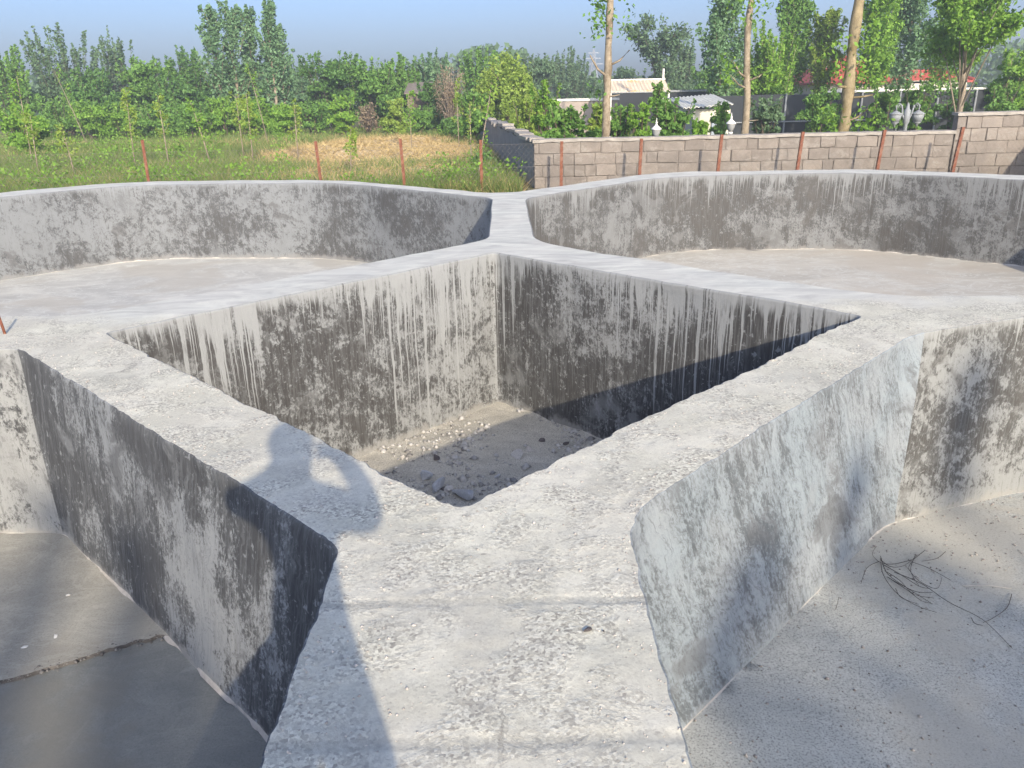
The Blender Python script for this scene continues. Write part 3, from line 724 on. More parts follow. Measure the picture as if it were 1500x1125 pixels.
        tr.tube([(0, 0, 0), (lean * .4, 0, h * .45), (lean, 0, h)], [.024, .017, .006], 5)
        for k in range(9):
            f = .38 + .60 * (k + r.random()) / 9; a = r.uniform(0, 6.28); ln = hw * (1.25 - .7 * f)
            p0 = (lean * f, 0, h * f); p1 = (lean * f + math.cos(a) * ln, math.sin(a) * ln, h * f + ln * 1.1)
            C.append(shoot_pts(g, p0, p1, int(nleaf / 9), .085, .04)); tr.tube([p0, p1], [.007, .003], 3, False)
    C = np.vstack(C); C[:, 2] = np.maximum(C[:, 2], .03)
    V, F = leaf_quads(C, leaf, g)
    tr.build('trunk' if kind not in ('shrub', 'bush', 'dead') else 'stems', bark, root, True)
    mesh_np('crown', V, F, LM[mat], root)
    return root
def plant(px, py, Y, wpx, kind, mat, label, cat='tree', name='tree', seed=None, group=None, **kw):
    """foot on the ground at depth Y, top seen at pixel row py, crown wpx wide in the photograph"""
    p = at(px, py, Y); h = p.z - GROUND; depth = (p - Vector((0, 0, EYE))).dot(FW); wd = wpx * depth / FPX
    root = make_tree(kind, h, wd, seed if seed is not None else int(px * 7 + Y), mat=mat, name=name, **kw)
    root.location = (p.x, Y, float(ground_z(p.x, Y))); root.rotation_euler = (0, 0, 0)
    return tag(root, label, cat, group)
G1 = 'trees of the hedge beyond the field'
T = [
 (2, 62, 50, 70, 'upright', 'mid', 'green tree cut off by the left edge of the picture'),
 (78, 30, 54, 125, 'upright', 'grey', 'wide grey green tree with a spiky top, far left of the hedge'),
 (158, 38, 60, 66, 'upright', 'grey', 'narrow grey green tree rising behind the hedge right of the wide spiky one'),
 (128, 95, 49, 95, 'bush', 'dark', 'dark round tree below the two grey green spiky ones'),
 (212, 82, 50, 100, 'bush', 'mid', 'rounded tree in the hedge between the spiky trees and the tall poplars'),
 (268, 68, 53, 85, 'upright', 'dark', 'dark tree with short upright shoots just left of the tall poplars'),
 (252, 108, 48, 80, 'bush', 'dark', 'low dark tree in front of the hedge, left of the poplars'),
 (335, 92, 50, 110, 'bush', 'dark', 'dark bushy tree under the tall silvery poplars'),
 (436, 82, 56, 46, 'upright', 'silver', 'thin pale tree filling the gap right of the poplars'),
 (402, 118, 49, 70, 'bush', 'dark', 'dark low tree below the right side of the poplars'),
 (482, 74, 49, 105, 'bush', 'dark', 'broad dark tree right of the poplars'),
 (545, 82, 48, 90, 'bush', 'mid', 'leafy mid green tree above the straw heap'),
 (583, 78, 50, 64, 'upright', 'mid', 'mid green tree beside the small hut roof'),
 (628, 70, 53, 74, 'upright', 'silver', 'grey green tree with upright shoots behind the hut'),
 (632, 118, 46, 46, 'bush', 'dark', 'dark shrubby tree between the hut and the brown dry bush'),
 (702, 64, 52, 72, 'upright', 'mid', 'green tree with spiky shoots left of the willow'),
 (788, 76, 62, 66, 'bush', 'grey', 'dull green tree just right of the willow'),
 (832, 70, 70, 66, 'upright', 'grey', 'pale hazy tree between the willow and the first bare trunk'),
 (866, 112, 75, 60, 'bush', 'grey', 'low hazy tree left of the first bare trunk'),
 (918, 98, 66, 80, 'bush', 'grey', 'hazy tree behind the rusty canopy'),
 (1004, 52, 62, 46, 'upright', 'grey', 'group of spiky grey green shoots right of the airy tree'),
 (972, 108, 60, 90, 'bush', 'grey', 'low grey green tree behind the canopy post'),
 (1048, 92, 55, 80, 'bush', 'mid', 'green tree behind the corrugated shed roof'),
]
for (px, py, Y, wpx, kind, mat, lab) in T:
    plant(px, py, Y, wpx, kind, mat, lab, group=G1, leaf=.135, nleaf=10500)
for k, (px, py, lab) in enumerate([(306, 14, 'leftmost of the tall silvery poplars'), (331, 6, 'tall silvery poplar, second from the left of its clump'), (360, 12, 'middle one of the tall silvery poplars'), (387, 0, 'tallest silvery poplar, second from the right of its clump'), (404, 40, 'short rightmost poplar of the silvery clump')]):
    plant(px, py, 46 + k % 3, 46, 'poplar', 'silver', lab, name='poplar_tree', group='tall silvery poplars', leaf=.125, nleaf=3000, bark=MAT_BARK)
plant(966, 20, 58, 112, 'airy', 'grey', 'airy grey green tree standing above the rusty canopy', leaf=.16, nleaf=4200)
plant(740, 66, 42, 118, 'willow', 'yellow', 'yellow green weeping willow behind the side wall', cat='willow', name='willow_tree', leaf=.125, nleaf=9000)
plant(656, 92, 44, 48, 'dead', 'brown', 'brown dried up bush between the hut and the willow', cat='bush', name='dry_bush', leaf=.055, nleaf=3800, bark=plain('dead_twig', (.30, .25, .20)))
plant(537, 150, 43, 30, 'dead', 'brown', 'low reddish dry bush in front of the mid green tree', cat='bush', name='dry_bush', leaf=.09, nleaf=700)
# right-hand group, nearer
T2 = [
 (1062, -25, 36, 78, 'poplar', 'silver', 'thin leaved silvery poplar beside the second bare trunk', 3300),
 (1128, 28, 38, 95, 'upright', 'bright', 'bright green tree between the second and third bare trunks', 6500),
 (1172, -30, 41, 72, 'poplar', 'mid', 'tall deeper green poplar rising behind the bright green tree', 3800),
 (1212, 22, 40, 60, 'poplar', 'yellow', 'slim poplar left of the third bare trunk', 2400),
 (1292, -20, 37, 84, 'poplar', 'bright', 'poplar standing in front of the left part of the red roof', 3600),
 (1346, -40, 39, 84, 'poplar', 'silver', 'pale poplar standing in front of the middle of the red roof', 3600),
 (1396, 5, 42, 86, 'poplar', 'bright', 'poplar in front of the right end of the red roof', 3400),
 (1492, 70, 33, 90, 'bush', 'bright', 'bushy bright tree at the right edge of the picture', 4500),
]
for (px, py, Y, wpx, kind, mat, lab, nl) in T2:
    plant(px, py, Y, wpx, kind, mat, lab, name='poplar_tree' if kind == 'poplar' else 'tree', group='garden trees on the right', leaf=.105, nleaf=int(nl * 2.3), bark=MAT_BARK)
plant(1440, -70, 27, 170, 'airy', 'bright', 'spreading open tree with forked pale trunk at the right', leaf=.095, nleaf=12000, bark=MAT_BARK)
# three lopped poplar trunks just behind the block wall
def lopped(px_top, px_bot, py_bot, Y, r0, mat, label, stubs, tufts, kink=0.0, seed=1):
    r = random.Random(seed); g = np.random.default_rng(seed)
    b = at(px_bot, py_bot, Y); t0 = at(px_top, 0, Y); foot = Vector((b.x - (t0.x - b.x) * .15, Y, GROUND)); H = 8.5
    k = (t0.x - foot.x) / (t0.z - foot.z)
    root = empty('lopped_tree', foot, 0, label, 'tree', 'lopped poplar trunks'); mb = MB(); P = []; Rr = []
    for i in range(36):
        z = H * i / 35; P.append((k * z + kink * math.sin(z * 1.25) + r.uniform(-.012, .012), .05 * math.sin(z), z - .1)); Rr.append(r0 * (1 - .055 * z) * (1 + .10 * math.sin(z * 5.1 + seed) + r.uniform(-.06, .09)))
    mb.tube(P, Rr, 11); mb.build('trunk', mat, root, True)
    C = []
    for (z, dx, dz, rr) in stubs:
        m = MB(); x0 = k * z + kink * math.sin(z * 1.25); m.tube([(x0, 0, z), (x0 + dx * .55, -.05, z + dz * .35), (x0 + dx, -.08, z + dz)], [rr, rr * .8, rr * .5], 6); m.build('branch', mat, root, True)
    for (z, dx, rad, n) in tufts:
        x0 = k * z + kink * math.sin(z * 1.25); C.append(np.array([x0 + dx, -.05, z]) + g.normal(size=(n, 3)) * np.array([rad, rad, rad * 1.1]))
    V, F = leaf_quads(np.vstack(C), .085, g); tag(mesh_np('leaf_tuft', V, F, LM['bright' if seed != 1 else 'mid'], root), kind='stuff')
    return root
lopped(894, 887, 203, 21.0, .108, MAT_TRUNK, 'straight bare pale trunk, leftmost of the three lopped trees',
       [(2.35, -.45, .5, .035), (2.6, .5, .35, .03), (1.9, .3, .04, .02), (4.0, -.4, .3, .02), (4.2, .35, .5, .02)], [(3.75, -.22, .16, 70), (4.2, -.22, .16, 70), (4.6, -.12, .18, 80), (3.4, -.3, .12, 30), (2.0, -.3, .14, 30), (5.4, -.1, .3, 150), (3.6, .35, .18, 40)], 0, 1)
lopped(1104, 1086, 197, 22.5, .102, MAT_TRUNK, 'slender curved pale trunk, middle of the three lopped trees',
       [(2.25, -.42, .42, .03), (2.0, -.5, .35, .025), (2.2, .5, .3, .03), (1.2, .3, .02, .015)], [(2.35, -.55, .18, 60), (2.7, -.45, .12, 30), (2.3, .6, .16, 36), (4.6, 0, .38, 280), (4.1, .1, .25, 90)], .09, 2)
lopped(1262, 1230, 190, 20.5, .145, MAT_TRUNKY, 'leaning mossy trunk, rightmost of the three lopped trees',
       [(1.75, .55, .06, .03), (1.2, .5, .3, .03), (3.9, -.6, .35, .02), (2.0, -.3, .02, .04), (3.85, .42, .42, .03), (2.45, .35, .25, .02)], [(.75, .3, .22, 190), (.85, -.3, .14, 60), (1.15, .45, .2, 110), (1.3, -.45, .14, 46), (2.4, .3, .2, 70), (2.3, -.3, .14, 36), (2.9, -.5, .2, 60), (3.1, .35, .2, 50)], .07, 3)

# low shrubs along the far edge of the field, nearest row bright
sh = [(28, 150, 34, 80, 'bright', 'bright leafy shrub in the far left corner of the field'), (85, 140, 46, 80, 'mid', 'shrub under the wide spiky tree'),
      (128, 146, 44, 75, 'bright', 'bright green shrub left of the leaning pole'), (175, 150, 45, 70, 'bright', 'bright shrub below the narrow grey green tree'), (225, 142, 45, 70, 'mid', 'mid green shrub below the rounded hedge tree'),
      (275, 146, 44, 66, 'mid', 'shrub at the foot of the dark tree by the poplars'), (322, 140, 45, 62, 'bright', 'bright shrub under the leftmost poplars'), (368, 142, 44, 60, 'bright', 'bright shrub under the middle poplars'),
      (412, 150, 44, 62, 'bright', 'bright shrub under the rightmost poplar'), (455, 146, 44, 60, 'mid', 'shrub at the foot of the broad dark tree'), (500, 138, 42, 50, 'bright', 'tall bright shrub at the left end of the straw heap'),
      (578, 142, 42, 40, 'yellow', 'yellowish shrub in front of the hut'), (612, 155, 43, 46, 'mid', 'shrub at the foot of the hut'), (690, 132, 36, 54, 'mid', 'leafy shrub at the far end of the side wall'),
      (662, 172, 40, 36, 'dark', 'dark low shrub under the brown dry bush'), (705, 222, 23.5, 30, 'dark', 'dark shrub in the shade of the side wall')]
for (px, py, Y, wpx, mat, lab) in sh:
    plant(px, py, Y, wpx, 'shrub', mat, lab, cat='shrub', name='shrub', group='shrubs along the field edge', leaf=.115 if Y > 30 else .06, nleaf=4000)
gs = [(770, 138, 30, 60, 'yellow', 'yellow green shrub behind the side wall below the willow'), (800, 112, 26.5, 46, 'bright', 'tall bright shrub left of the pale garden wall'), (832, 152, 22.2, 84, 'mid', 'dense green shrub behind the corner of the block wall'),
      (875, 150, 23.5, 36, 'yellow', 'yellowish shrub left of the first bare trunk'), (908, 152, 23.5, 42, 'mid', 'shrub right of the first bare trunk'), (938, 150, 22.8, 40, 'bright', 'bright shrub left of the first garden lamp'),
      (985, 142, 23.6, 66, 'mid', 'tall shrub right of the first garden lamp'), (968, 120, 26, 36, 'mid', 'leafy shrub climbing the canopy post'), (1024, 176, 21.4, 34, 'bright', 'small bright shrub in front of the shed wall'), (1058, 148, 26, 34, 'mid', 'shrub in front of the corrugated roof'),
      (1126, 140, 28, 56, 'grey', 'drooping grey green shrub against the dark screen'), (1205, 126, 31, 80, 'mid', 'hedge shrub over the dark screen left of the third trunk'), (1302, 120, 29, 46, 'mid', 'leafy shrub between third trunk and twin lamp'),
      (1350, 112, 31, 66, 'mid', 'shrub above the twin garden lamp'), (1402, 118, 32, 60, 'dark', 'dark shrub over the screen left of the forked tree'), (1472, 118, 30, 70, 'mid', 'shrub above the taller block wall')]
for (px, py, Y, wpx, mat, lab) in gs:
    plant(px, py, Y, wpx, 'shrub', mat, lab, cat='shrub', name='shrub', group='garden shrubs behind the block wall', leaf=.085, nleaf=4200)
# vines hang over the screen, so those shrubs stand tall and slim
ORD = ['first', 'second', 'third', 'fourth', 'fifth', 'sixth', 'seventh', 'eighth', 'ninth', 'tenth', 'eleventh', 'twelfth', 'thirteenth', 'fourteenth', 'fifteenth', 'sixteenth', 'seventeenth', 'eighteenth']
sap = [(20, 112, 27, 44, .1), (38, 170, 24, 34, .12), (96, 186, 23, 30, -.1), (108, 100, 38, 30, -.9), (178, 132, 25, 26, .12), (231, 140, 25, 24, 0), (297, 150, 25, 24, -.35), (345, 138, 28, 26, 0), (358, 136, 25.5, 24, .05), (380, 96, 36, 26, -.5), (428, 150, 27, 24, .05), (508, 190, 21.5, 22, .1), (598, 132, 30, 24, 0), (668, 112, 32, 18, 0), (687, 150, 24, 14, .02), (694, 120, 19.6, 12, .42)]
for k, (px, py, Y, wpx, ln) in enumerate(sap):
    plant(px, py, Y, wpx, 'sapling', 'yellow' if k % 3 else 'bright', f'thin leafy sapling in the field, {ORD[k]} from the left', cat='sapling', name='sapling', group='saplings in the field', leaf=.062, nleaf=260 if k < 14 else 60, bark=MAT_BARK, lean=ln, seed=900 + k)
# distant wood as one mass
g = np.random.default_rng(77); xs = g.uniform(-150, 190, 46000); ys = g.uniform(92, 104, 46000)
tops = 4.2 + 2.6 * fbm(xs, xs * 0, .07, 3, 91) * 2 + 1.2 * fbm(xs, ys, .5, 2, 92)
V, F = leaf_quads(np.column_stack([xs, ys, GROUND + np.maximum(.2, tops * g.random(46000) ** .6)]), .55, g)
tag(mesh_np('distant_wood', V, F, LM['grey']), 'hazy distant wood closing the horizon behind the trees', 'wood', kind='stuff')

# ------------------------------------------------------------------ grass
def blades(n, xf, yf, hh, wd, g, keep=None, lay=0.35):
    y = yf(g.random(n)); x = xf(y, g.random(n))
    if keep is not None: k_ = keep(x, y, g); x, y = x[k_], y[k_]
    n = len(x); z = ground_z(x, y); a = g.uniform(0, 6.28, n); h = hh * g.uniform(.5, 1.35, n); l = g.normal(size=(n, 2)) * lay * h[:, None]
    w_ = wd * g.uniform(.6, 1.4, n) * (y / 25); ca, sa = np.cos(a) * w_, np.sin(a) * w_
    P = np.stack([np.column_stack([x - ca, y - sa, z]), np.column_stack([x + ca, y + sa, z]), np.column_stack([x + l[:, 0], y + l[:, 1], z + h])], 1).reshape(-1, 3)
    return P, np.arange(3 * n).reshape(n, 3)
g = np.random.default_rng(12)
LM['grass'] = leaf_mat('grass_green', (.12, .19, .045), (.175, .255, .07), (.28, .30, .115), .3)
LM['lush'] = leaf_mat('grass_lush', (.10, .18, .04), (.155, .26, .06), (.22, .30, .085), .35)
LM['dry'] = leaf_mat('grass_dry', (.36, .27, .12), (.52, .40, .20), (.64, .51, .28), .2)
yf = lambda u: 17.4 + 34 * u ** 1.35
xf = lambda y, u: -0.78 * y - 3 + u * (0.78 * y + 3 + 0.3 - np.clip((y - 18) * .075, 0, 2.6))
MX, MY = -4.6, 30.0
def heap(x, y): return np.clip(1 + .75 * fbm(x, y, .45, 3, 39) - (((x - MX - (y - MY) * -.03) / 4.3) ** 2 + ((y - MY) / 11.5) ** 2), 0, 1)
V, F = blades(150000, xf, yf, .33, .011, g, lambda x, y, g: (heap(x, y) < .12 + .2 * g.random(len(x))) & (fbm(x, y, .35, 2, 17) > -.35))
tag(mesh_np('field_grass', V, F, LM['grass']), 'tall green and yellowing grass covering the field', 'grass', kind='stuff')
V, F = blades(26000, xf, lambda u: 17.4 + 8 * u, .34, .013, g, lambda x, y, g: (fbm(x, y, .30, 2, 23) > .02) | (x < -6))
tag(mesh_np('lush_grass', V, F, LM['lush']), 'lush bright grass just behind the fence', 'grass', kind='stuff')
V, F = blades(60000, xf, yf, .30, .011, g, lambda x, y, g: (heap(x, y) > .02) & (heap(x, y) < .6) | (fbm(x, y, .28, 3, 29) > .13), .7)
tag(mesh_np('dry_grass', V, F, LM['dry']), 'dry yellow grass in patches around the straw heap', 'grass', kind='stuff')
V, F = blades(26000, lambda y, u: np.clip((y - 18) * -.08, -2, 0) + .9 + u * 22, lambda u: 18.8 + 24 * u, .3, .012, g)
tag(mesh_np('garden_grass', V, F, LM['grass']), 'rough grass in the garden behind the block wall', 'grass', kind='stuff')
cx = g.uniform(0, 1, 420); cy = 17.6 + 26 * g.random(420) ** 1.3; cxx = xf(cy, cx); kk = heap(cxx, cy) < .3; cxx, cy = cxx[kk], cy[kk]
n_ = 46; hh_ = np.repeat(g.uniform(.25, .85, len(cxx)), n_); wx = np.repeat(cxx, n_) + g.normal(size=len(cxx) * n_) * .16; wy = np.repeat(cy, n_) + g.normal(size=len(cxx) * n_) * .16
V, F = leaf_quads(np.column_stack([wx, wy, ground_z(wx, wy) + hh_ * g.random(len(wx)) ** .7]), .062, g)
tag(mesh_np('field_weeds', V, F, LM['bright']), 'broad leaved weeds mixed into the field grass', 'weeds', kind='stuff')
# straw heap
MAT_STRAW = plain('straw', (.60, .47, .28), 1.0, 0.3, 14, 0.9, 0, (.46, .34, .18), 2)
gx, gy = np.meshgrid(np.linspace(MX - 5, MX + 5, 60), np.linspace(MY - 12, MY + 12, 70)); hx, hy = gx.ravel(), gy.ravel(); hp = heap(hx, hy)
hz = ground_z(hx, hy) - .04 + .24 * hp ** .75 + .16 * hp * fbm(hx, hy, .9, 3, 37) * 2
m_, n_ = gx.shape; a = (np.arange(m_ - 1)[:, None] * n_ + np.arange(n_ - 1)[None]).ravel(); F = np.column_stack([a, a + 1, a + n_ + 1, a + n_]); F = F[hp[F].max(1) > 0]
sh_ = empty('straw_heap', (0, 0, 0), 0, 'low heap of pale cut straw in the field', 'straw')
mesh_np('heap', np.column_stack([hx, hy, hz]), F, MAT_STRAW, sh_, True)
n = 26000; x = g.uniform(MX - 4.2, MX + 4.2, n); y = g.uniform(MY - 11, MY + 11, n); hpp = heap(x, y); k = hpp > .03; x, y, hpp = x[k], y[k], hpp[k]
z = ground_z(x, y) + .24 * hpp ** .75 + .16 * hpp * fbm(x, y, .9, 3, 37) * 2 - .03; n = len(x)
d = np.column_stack([g.normal(size=n), g.normal(size=n), np.abs(g.normal(size=n)) * .55]) * .16; wv = np.column_stack([g.normal(size=(n, 2)) * .012, g.uniform(.004, .012, n)]); c0 = np.column_stack([x, y, z])
tag(mesh_np('loose_straw', np.stack([c0 - wv, c0 + wv, c0 + d], 1).reshape(-1, 3), np.arange(3 * n).reshape(n, 3), LM['dry'], sh_), kind='stuff')

# ================================================================== GARDEN STRUCTURES
MAT_WHITE = plain('white_paint', (.74, .73, .70), 0.5, 0.08, 4, 0.1)
MAT_GREYP = plain('grey_paint', (.27, .29, .31), 0.5, 0.1, 4, 0.1)
MAT_PALEWALL = plain('pale_plaster', (.38, .33, .295), 0.95, 0.15, 1.5, 0.3)
MAT_SCREEN_SHADE = plain('dark_screen_wall_shade', (.042, .048, .055), 0.9, 0.2, 1.2, 0.2)  # near-black; on the rear wall it stands in for shade
MAT_CANOPY = plain('rusting_sheet', (.68, .58, .45), 0.7, 0.12, 1.0, 0.1, 0, (.66, .42, .16), 0.7)
MAT_SHEDW = plain('cream_shed_wall', (.62, .59, .51), .9, .12, 2, .2)
MAT_ROOFW = plain('fibre_cement', (.68, .68, .63), 0.8, 0.12, 2, 0.2)
MAT_RED = plain('red_roof_tile', (.40, .085, .065), 0.7, 0.25, 3, 0.3)
def span(px0, px1, py, Y): return at(px0, py, Y), at(px1, py, Y)
# pale garden wall
a, b = span(800, 905, 149, 36)
o = empty('garden_wall', (a.x, 36, GROUND), 0, 'pale plastered garden wall with white coping behind the first bare trunk', 'wall')
L = b.x - a.x; H = a.z - GROUND
mb = MB(); mb.box((L / 2, .1, H / 2), (L, .2, H)); mb.build('wall_body', MAT_PALEWALL, o)
mb = MB(); mb.box((L / 2, .1, H + .05), (L + .1, .32, .10)); mb.build('coping_slab', MAT_WHITE, o)
# grey wall under the canopy and canopy itself
a, b = span(893, 982, 134, 33); zt = at(936, 117, 34.4).z
o = empty('canopy', (a.x, 33, GROUND), 0, 'rust streaked sheet metal canopy on white posts behind the block wall', 'canopy')
L = b.x - a.x; He = a.z - GROUND; Hr = zt - GROUND
nc = 60; V = []; F = []
for i in range(nc + 1):
    x = L * i / nc; q = .014 * math.sin(i * 1.7)
    V += [(x, 0, He + q), (x, 1.4, Hr + q), (x, 1.4, Hr + q - .03), (x, 0, He + q - .03)]
    if i: c = 4 * (i - 1); F += [(c + k, c + 4 + k, c + 4 + (k + 1) % 4, c + (k + 1) % 4) for k in range(4)]
mb = MB(); mb.add(V, F); mb.build('roof_sheet', MAT_CANOPY, o)
mb = MB(); mb.box((L / 2, 1.44, Hr + .01), (L + .08, .1, .06)); mb.build('ridge_cap', MAT_WHITE, o)
for (x, y, h) in ((.05, .08, He - .05), (L - .05, .08, He - .05), (.05, 1.35, Hr - .04), (L - .05, 1.35, Hr + .40)):
    mb = MB(); mb.tube([(x, y, 0), (x, y, h)], .045, 8); mb.build('post', MAT_WHITE, o)
o = empty('rear_wall', (at(890, 150, 38).x, 38, GROUND), 0, 'grey wall under the rusty canopy, shade put into its dark colour', 'wall')
mb = MB(); mb.box((2.2, .1, .95), (4.4, .2, 1.9)); mb.build('wall_body', MAT_SCREEN_SHADE, o)  # grey wall coloured near-black, its shade is in the material
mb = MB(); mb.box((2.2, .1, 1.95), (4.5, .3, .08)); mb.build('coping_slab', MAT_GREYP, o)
# shed with corrugated roof
a, b = span(1000, 1068, 157, 27.5); o = empty('shed', (a.x, 27.5, GROUND), 0, 'small shed with white corrugated roof behind the second garden lamp', 'shed')
L = b.x - a.x; He = a.z - GROUND - .08
mb = MB(); mb.box((L * .62, .1, He / 2), (L * .62, .16, He)); mb.build('wall', MAT_SHEDW, o)
mb = MB(); mb.box((L * .30 - .02, 1.2, He / 2), (.14, 2.4, He)); mb.build('wall', MAT_SHEDW, o)
mb = MB(); mb.box((L * .93 + .09, 1.2, He / 2), (.14, 2.4, He)); mb.build('wall', MAT_SHEDW, o)
mb = MB(); mb.box((L * .80, -.02, He * .42), (.48, .06, He * .84)); d_ = mb.build('door', plain('blue_grey_door', (.33, .38, .44), .6, .1), o)
mb = MB(); mb.box((L * .80 + .17, -.06, He * .42), (.04, .04, .14)); mb.build('handle', MAT_GREYP, d_)
V = []; F = []; nc = 72
for i in range(nc + 1):
    x = L * i / nc * 1.06 - .05; q = .022 * math.sin(i * 1.05); e = .10 * i / nc
    V += [(x, -.35, He + .06 + q + e), (x, 2.4, He + .34 + q + e), (x, 2.4, He + .32 + q + e), (x, -.35, He + .04 + q + e)]
    if i: c = 4 * (i - 1); F += [(c + k, c + 4 + k, c + 4 + (k + 1) % 4, c + (k + 1) % 4) for k in range(4)]
mb = MB(); mb.add(V, F); mb.build('corrugated_roof', MAT_ROOFW, o)
# dark screen fence along the garden
a, b = span(1040, 1540, 138, 33.5); o = empty('screen_fence', (a.x, 33.5, GROUND), 0, 'long dark grey screen with pale top rail behind the lopped trees', 'fence')
L = b.x - a.x; H = a.z - GROUND - .08; k = 0; pw = L / 9
for i in range(9):
    mb = MB(); n = 14; V = []; F = []
    for q in range(n + 1):
        x = pw * i + pw * q / n; yb = .05 * math.sin(q / n * math.pi) * ((i % 3) - 1); V += [(x + .02, yb, 0), (x + .02, yb * .4, H + .02 * (i % 2)), (x + .02, yb * .4 + .02, H + .02 * (i % 2)), (x + .02, yb + .02, 0)]
        if q: c = 4 * (q - 1); F += [(c + e_, c + 4 + e_, c + 4 + (e_ + 1) % 4, c + (e_ + 1) % 4) for e_ in range(4)]
    mb.add(V, F); mb.build('screen_panel', MAT_SCREEN_SHADE, o)
for i in range(10):
    mb = MB(); mb.tube([(pw * i, -.06, 0), (pw * i, -.06, H + .05)], .04, 7); mb.build('post', MAT_GREYP, o)
mb = MB(); mb.box((L * .66, -.05, H + .08), (L * .66, .12, .07)); mb.build('top_rail', MAT_WHITE, o)
mb = MB(); mb.tube([(0, -.12, H * .42), (L, -.12, H * .42)], .028, 6); mb.build('mid_rail', MAT_GREYP, o)
# red roofed house
YH = 50; a = at(1192, 121, YH); b = at(1432, 121, YH); o = empty('house', (a.x, YH, GROUND), 0, 'house with red hipped roof hidden among the trees', 'house')
L = b.x - a.x; He = a.z - GROUND; Hr = at(1280, 84, YH + 3.5).z - GROUND
mb = MB(); mb.box((L / 2, 3.5, He / 2), (L - .8, 6.2, He - .04)); mb.build('wall', plain('cream_wall', (.62, .58, .50), .9, .1), o)
def roof(x0, x1, y0, y1, ze, zr, inset):
    V = [(x0, y0, ze), (x1, y0, ze), (x1, y1, ze), (x0, y1, ze), (x0 + inset, (y0 + y1) / 2, zr), (x1 - inset, (y0 + y1) / 2, zr), (x0, y0, ze - .12), (x1, y0, ze - .12), (x1, y1, ze - .12), (x0, y1, ze - .12)]
    mb = MB(); mb.add(V, [(0, 1, 5, 4), (1, 2, 5), (2, 3, 4, 5), (3, 0, 4), (6, 7, 1, 0), (7, 8, 2, 1), (8, 9, 3, 2), (9, 6, 0, 3), (9, 8, 7, 6)]); return mb
r1 = roof(0, L * .56, 0, 7, He, Hr, L * .24).build('roof', MAT_RED, o)
r2 = roof(L * .57, L, .4, 6.6, He - .05, Hr - .75, L * .12).build('roof', MAT_RED, o)
for rf, x0, x1, ze, zr, ins, y0 in ((r1, 0, L * .56, He, Hr, L * .24, 0), (r2, L * .57, L, He - .05, Hr - .75, L * .12, .4)):
    for sx in (0, 1):
        xe = x1 if sx else x0; xr = x1 - ins if sx else x0 + ins
        mb = MB(); mb.tube([(xe, y0, ze + .05), (xr, 3.5, zr + .05)], .09, 6); mb.build('hip_ridge', MAT_WHITE if not sx and rf is r1 else MAT_RED, rf)
    for q in range(1, 7):           # tile courses on the front slope
        f = q / 7; mb = MB(); mb.box(((x0 + x1) / 2, y0 + (3.5 - y0) * f, ze + (zr - ze) * f + .02), ((x1 - x0) - 2 * ins * f - .1, .10, .05)); mb.build('tile_course', MAT_RED, rf)
for x in (L * .2, L * .42, L * .75):
    mb = MB(); mb.box((x, .38, He * .55), (1.1, .08, 1.2)); f = mb.build('window', MAT_WHITE, o)
    mb = MB(); mb.box((x, .33, He * .55), (.9, .04, 1.0)); mb.build('pane', plain('window_glass', (.06, .08, .09), .1, .1), f)
# small hut in the hedge
a = at(612, 132, 47.5); o = empty('hut', (a.x, 47.5, GROUND), 0, 'tiny hut with brown grey roof half hidden in the hedge', 'hut'); H = a.z - GROUND
mb = MB(); mb.box((0, 1, H / 2 - .1), (1.25, 2, H - .2)); mb.build('wall', plain('mud_wall', (.20, .165, .13), .95, .25), o)
mb = MB(); mb.add([(-.75, -.25, H - .12), (.75, -.25, H - .12), (.75, 2.3, H + .45), (-.75, 2.3, H + .45), (-.75, -.25, H - .2), (.75, -.25, H - .2), (.75, 2.3, H + .37), (-.75, 2.3, H + .37)], [(0, 1, 2, 3), (4, 7, 6, 5), (0, 4, 5, 1), (1, 5, 6, 2), (2, 6, 7, 3), (3, 7, 4, 0)]); mb.build('roof', plain('weathered_sheet', (.20, .175, .155), .9, .3), o)
mb = MB(); mb.box((0, -.03, H * .4), (.7, .06, H * .72)); mb.build('door', MAT_BARKD, o)
# garden lamps
def lantern(mb_list, root, c, s):
    x, y, z = c
    for nm, prof, mt in (('lamp_base', [(.03, 0), (.05, .02), (.06, .05), (.045, .07)], MAT_WHITE), ('lamp_glass', [(.05, .07), (.085, .16), (.10, .22), (.105, .245)], plain('frosted_glass', (.34, .35, .35), .25, .05)), ('lamp_cap', [(.125, .245), (.115, .27), (.06, .32), (.035, .34), (.02, .38), (.03, .40), (.012, .43), (.005, .50)], MAT_WHITE)):
        mb = MB(); mb.lathe((x, y, z), [(r * s, h * s) for r, h in prof], 12); mb.build(nm, mt, root, True)
for (px, py, Y, lab) in ((962, 173, 19.6, 'white single garden lamp left of the shed'), (1072, 165, 19.9, 'white single garden lamp beside the second bare trunk')):
    p = at(px, py, Y); root = empty('garden_lamp', (p.x, Y, GROUND), 0, lab, 'lamp', 'garden lamps behind the block wall'); H = p.z - GROUND - .50
    mb = MB(); mb.lathe((0, 0, 0), [(.10, 0), (.10, .08), (.05, .14), (.038, .2), (.03, H - .1), (.045, H - .06), (.03, H)], 12); mb.build('lamp_post', MAT_WHITE, root, True); lantern(None, root, (0, 0, H), 1.0)
p = at(1331, 150, 22.5); root = empty('garden_lamp', (p.x, 22.5, GROUND), 0, 'grey twin armed garden lamp with scroll brackets', 'lamp', 'garden lamps behind the block wall'); H = p.z - GROUND
mb = MB(); mb.lathe((0, 0, 0), [(.12, 0), (.12, .1), (.07, .18), (.055, .3), (.05, H - .55), (.085, H - .5), (.085, H - .2), (.05, H - .16), (.03, H - .05), (.01, H)], 12); mb.build('lamp_post', MAT_GREYP, root, True)
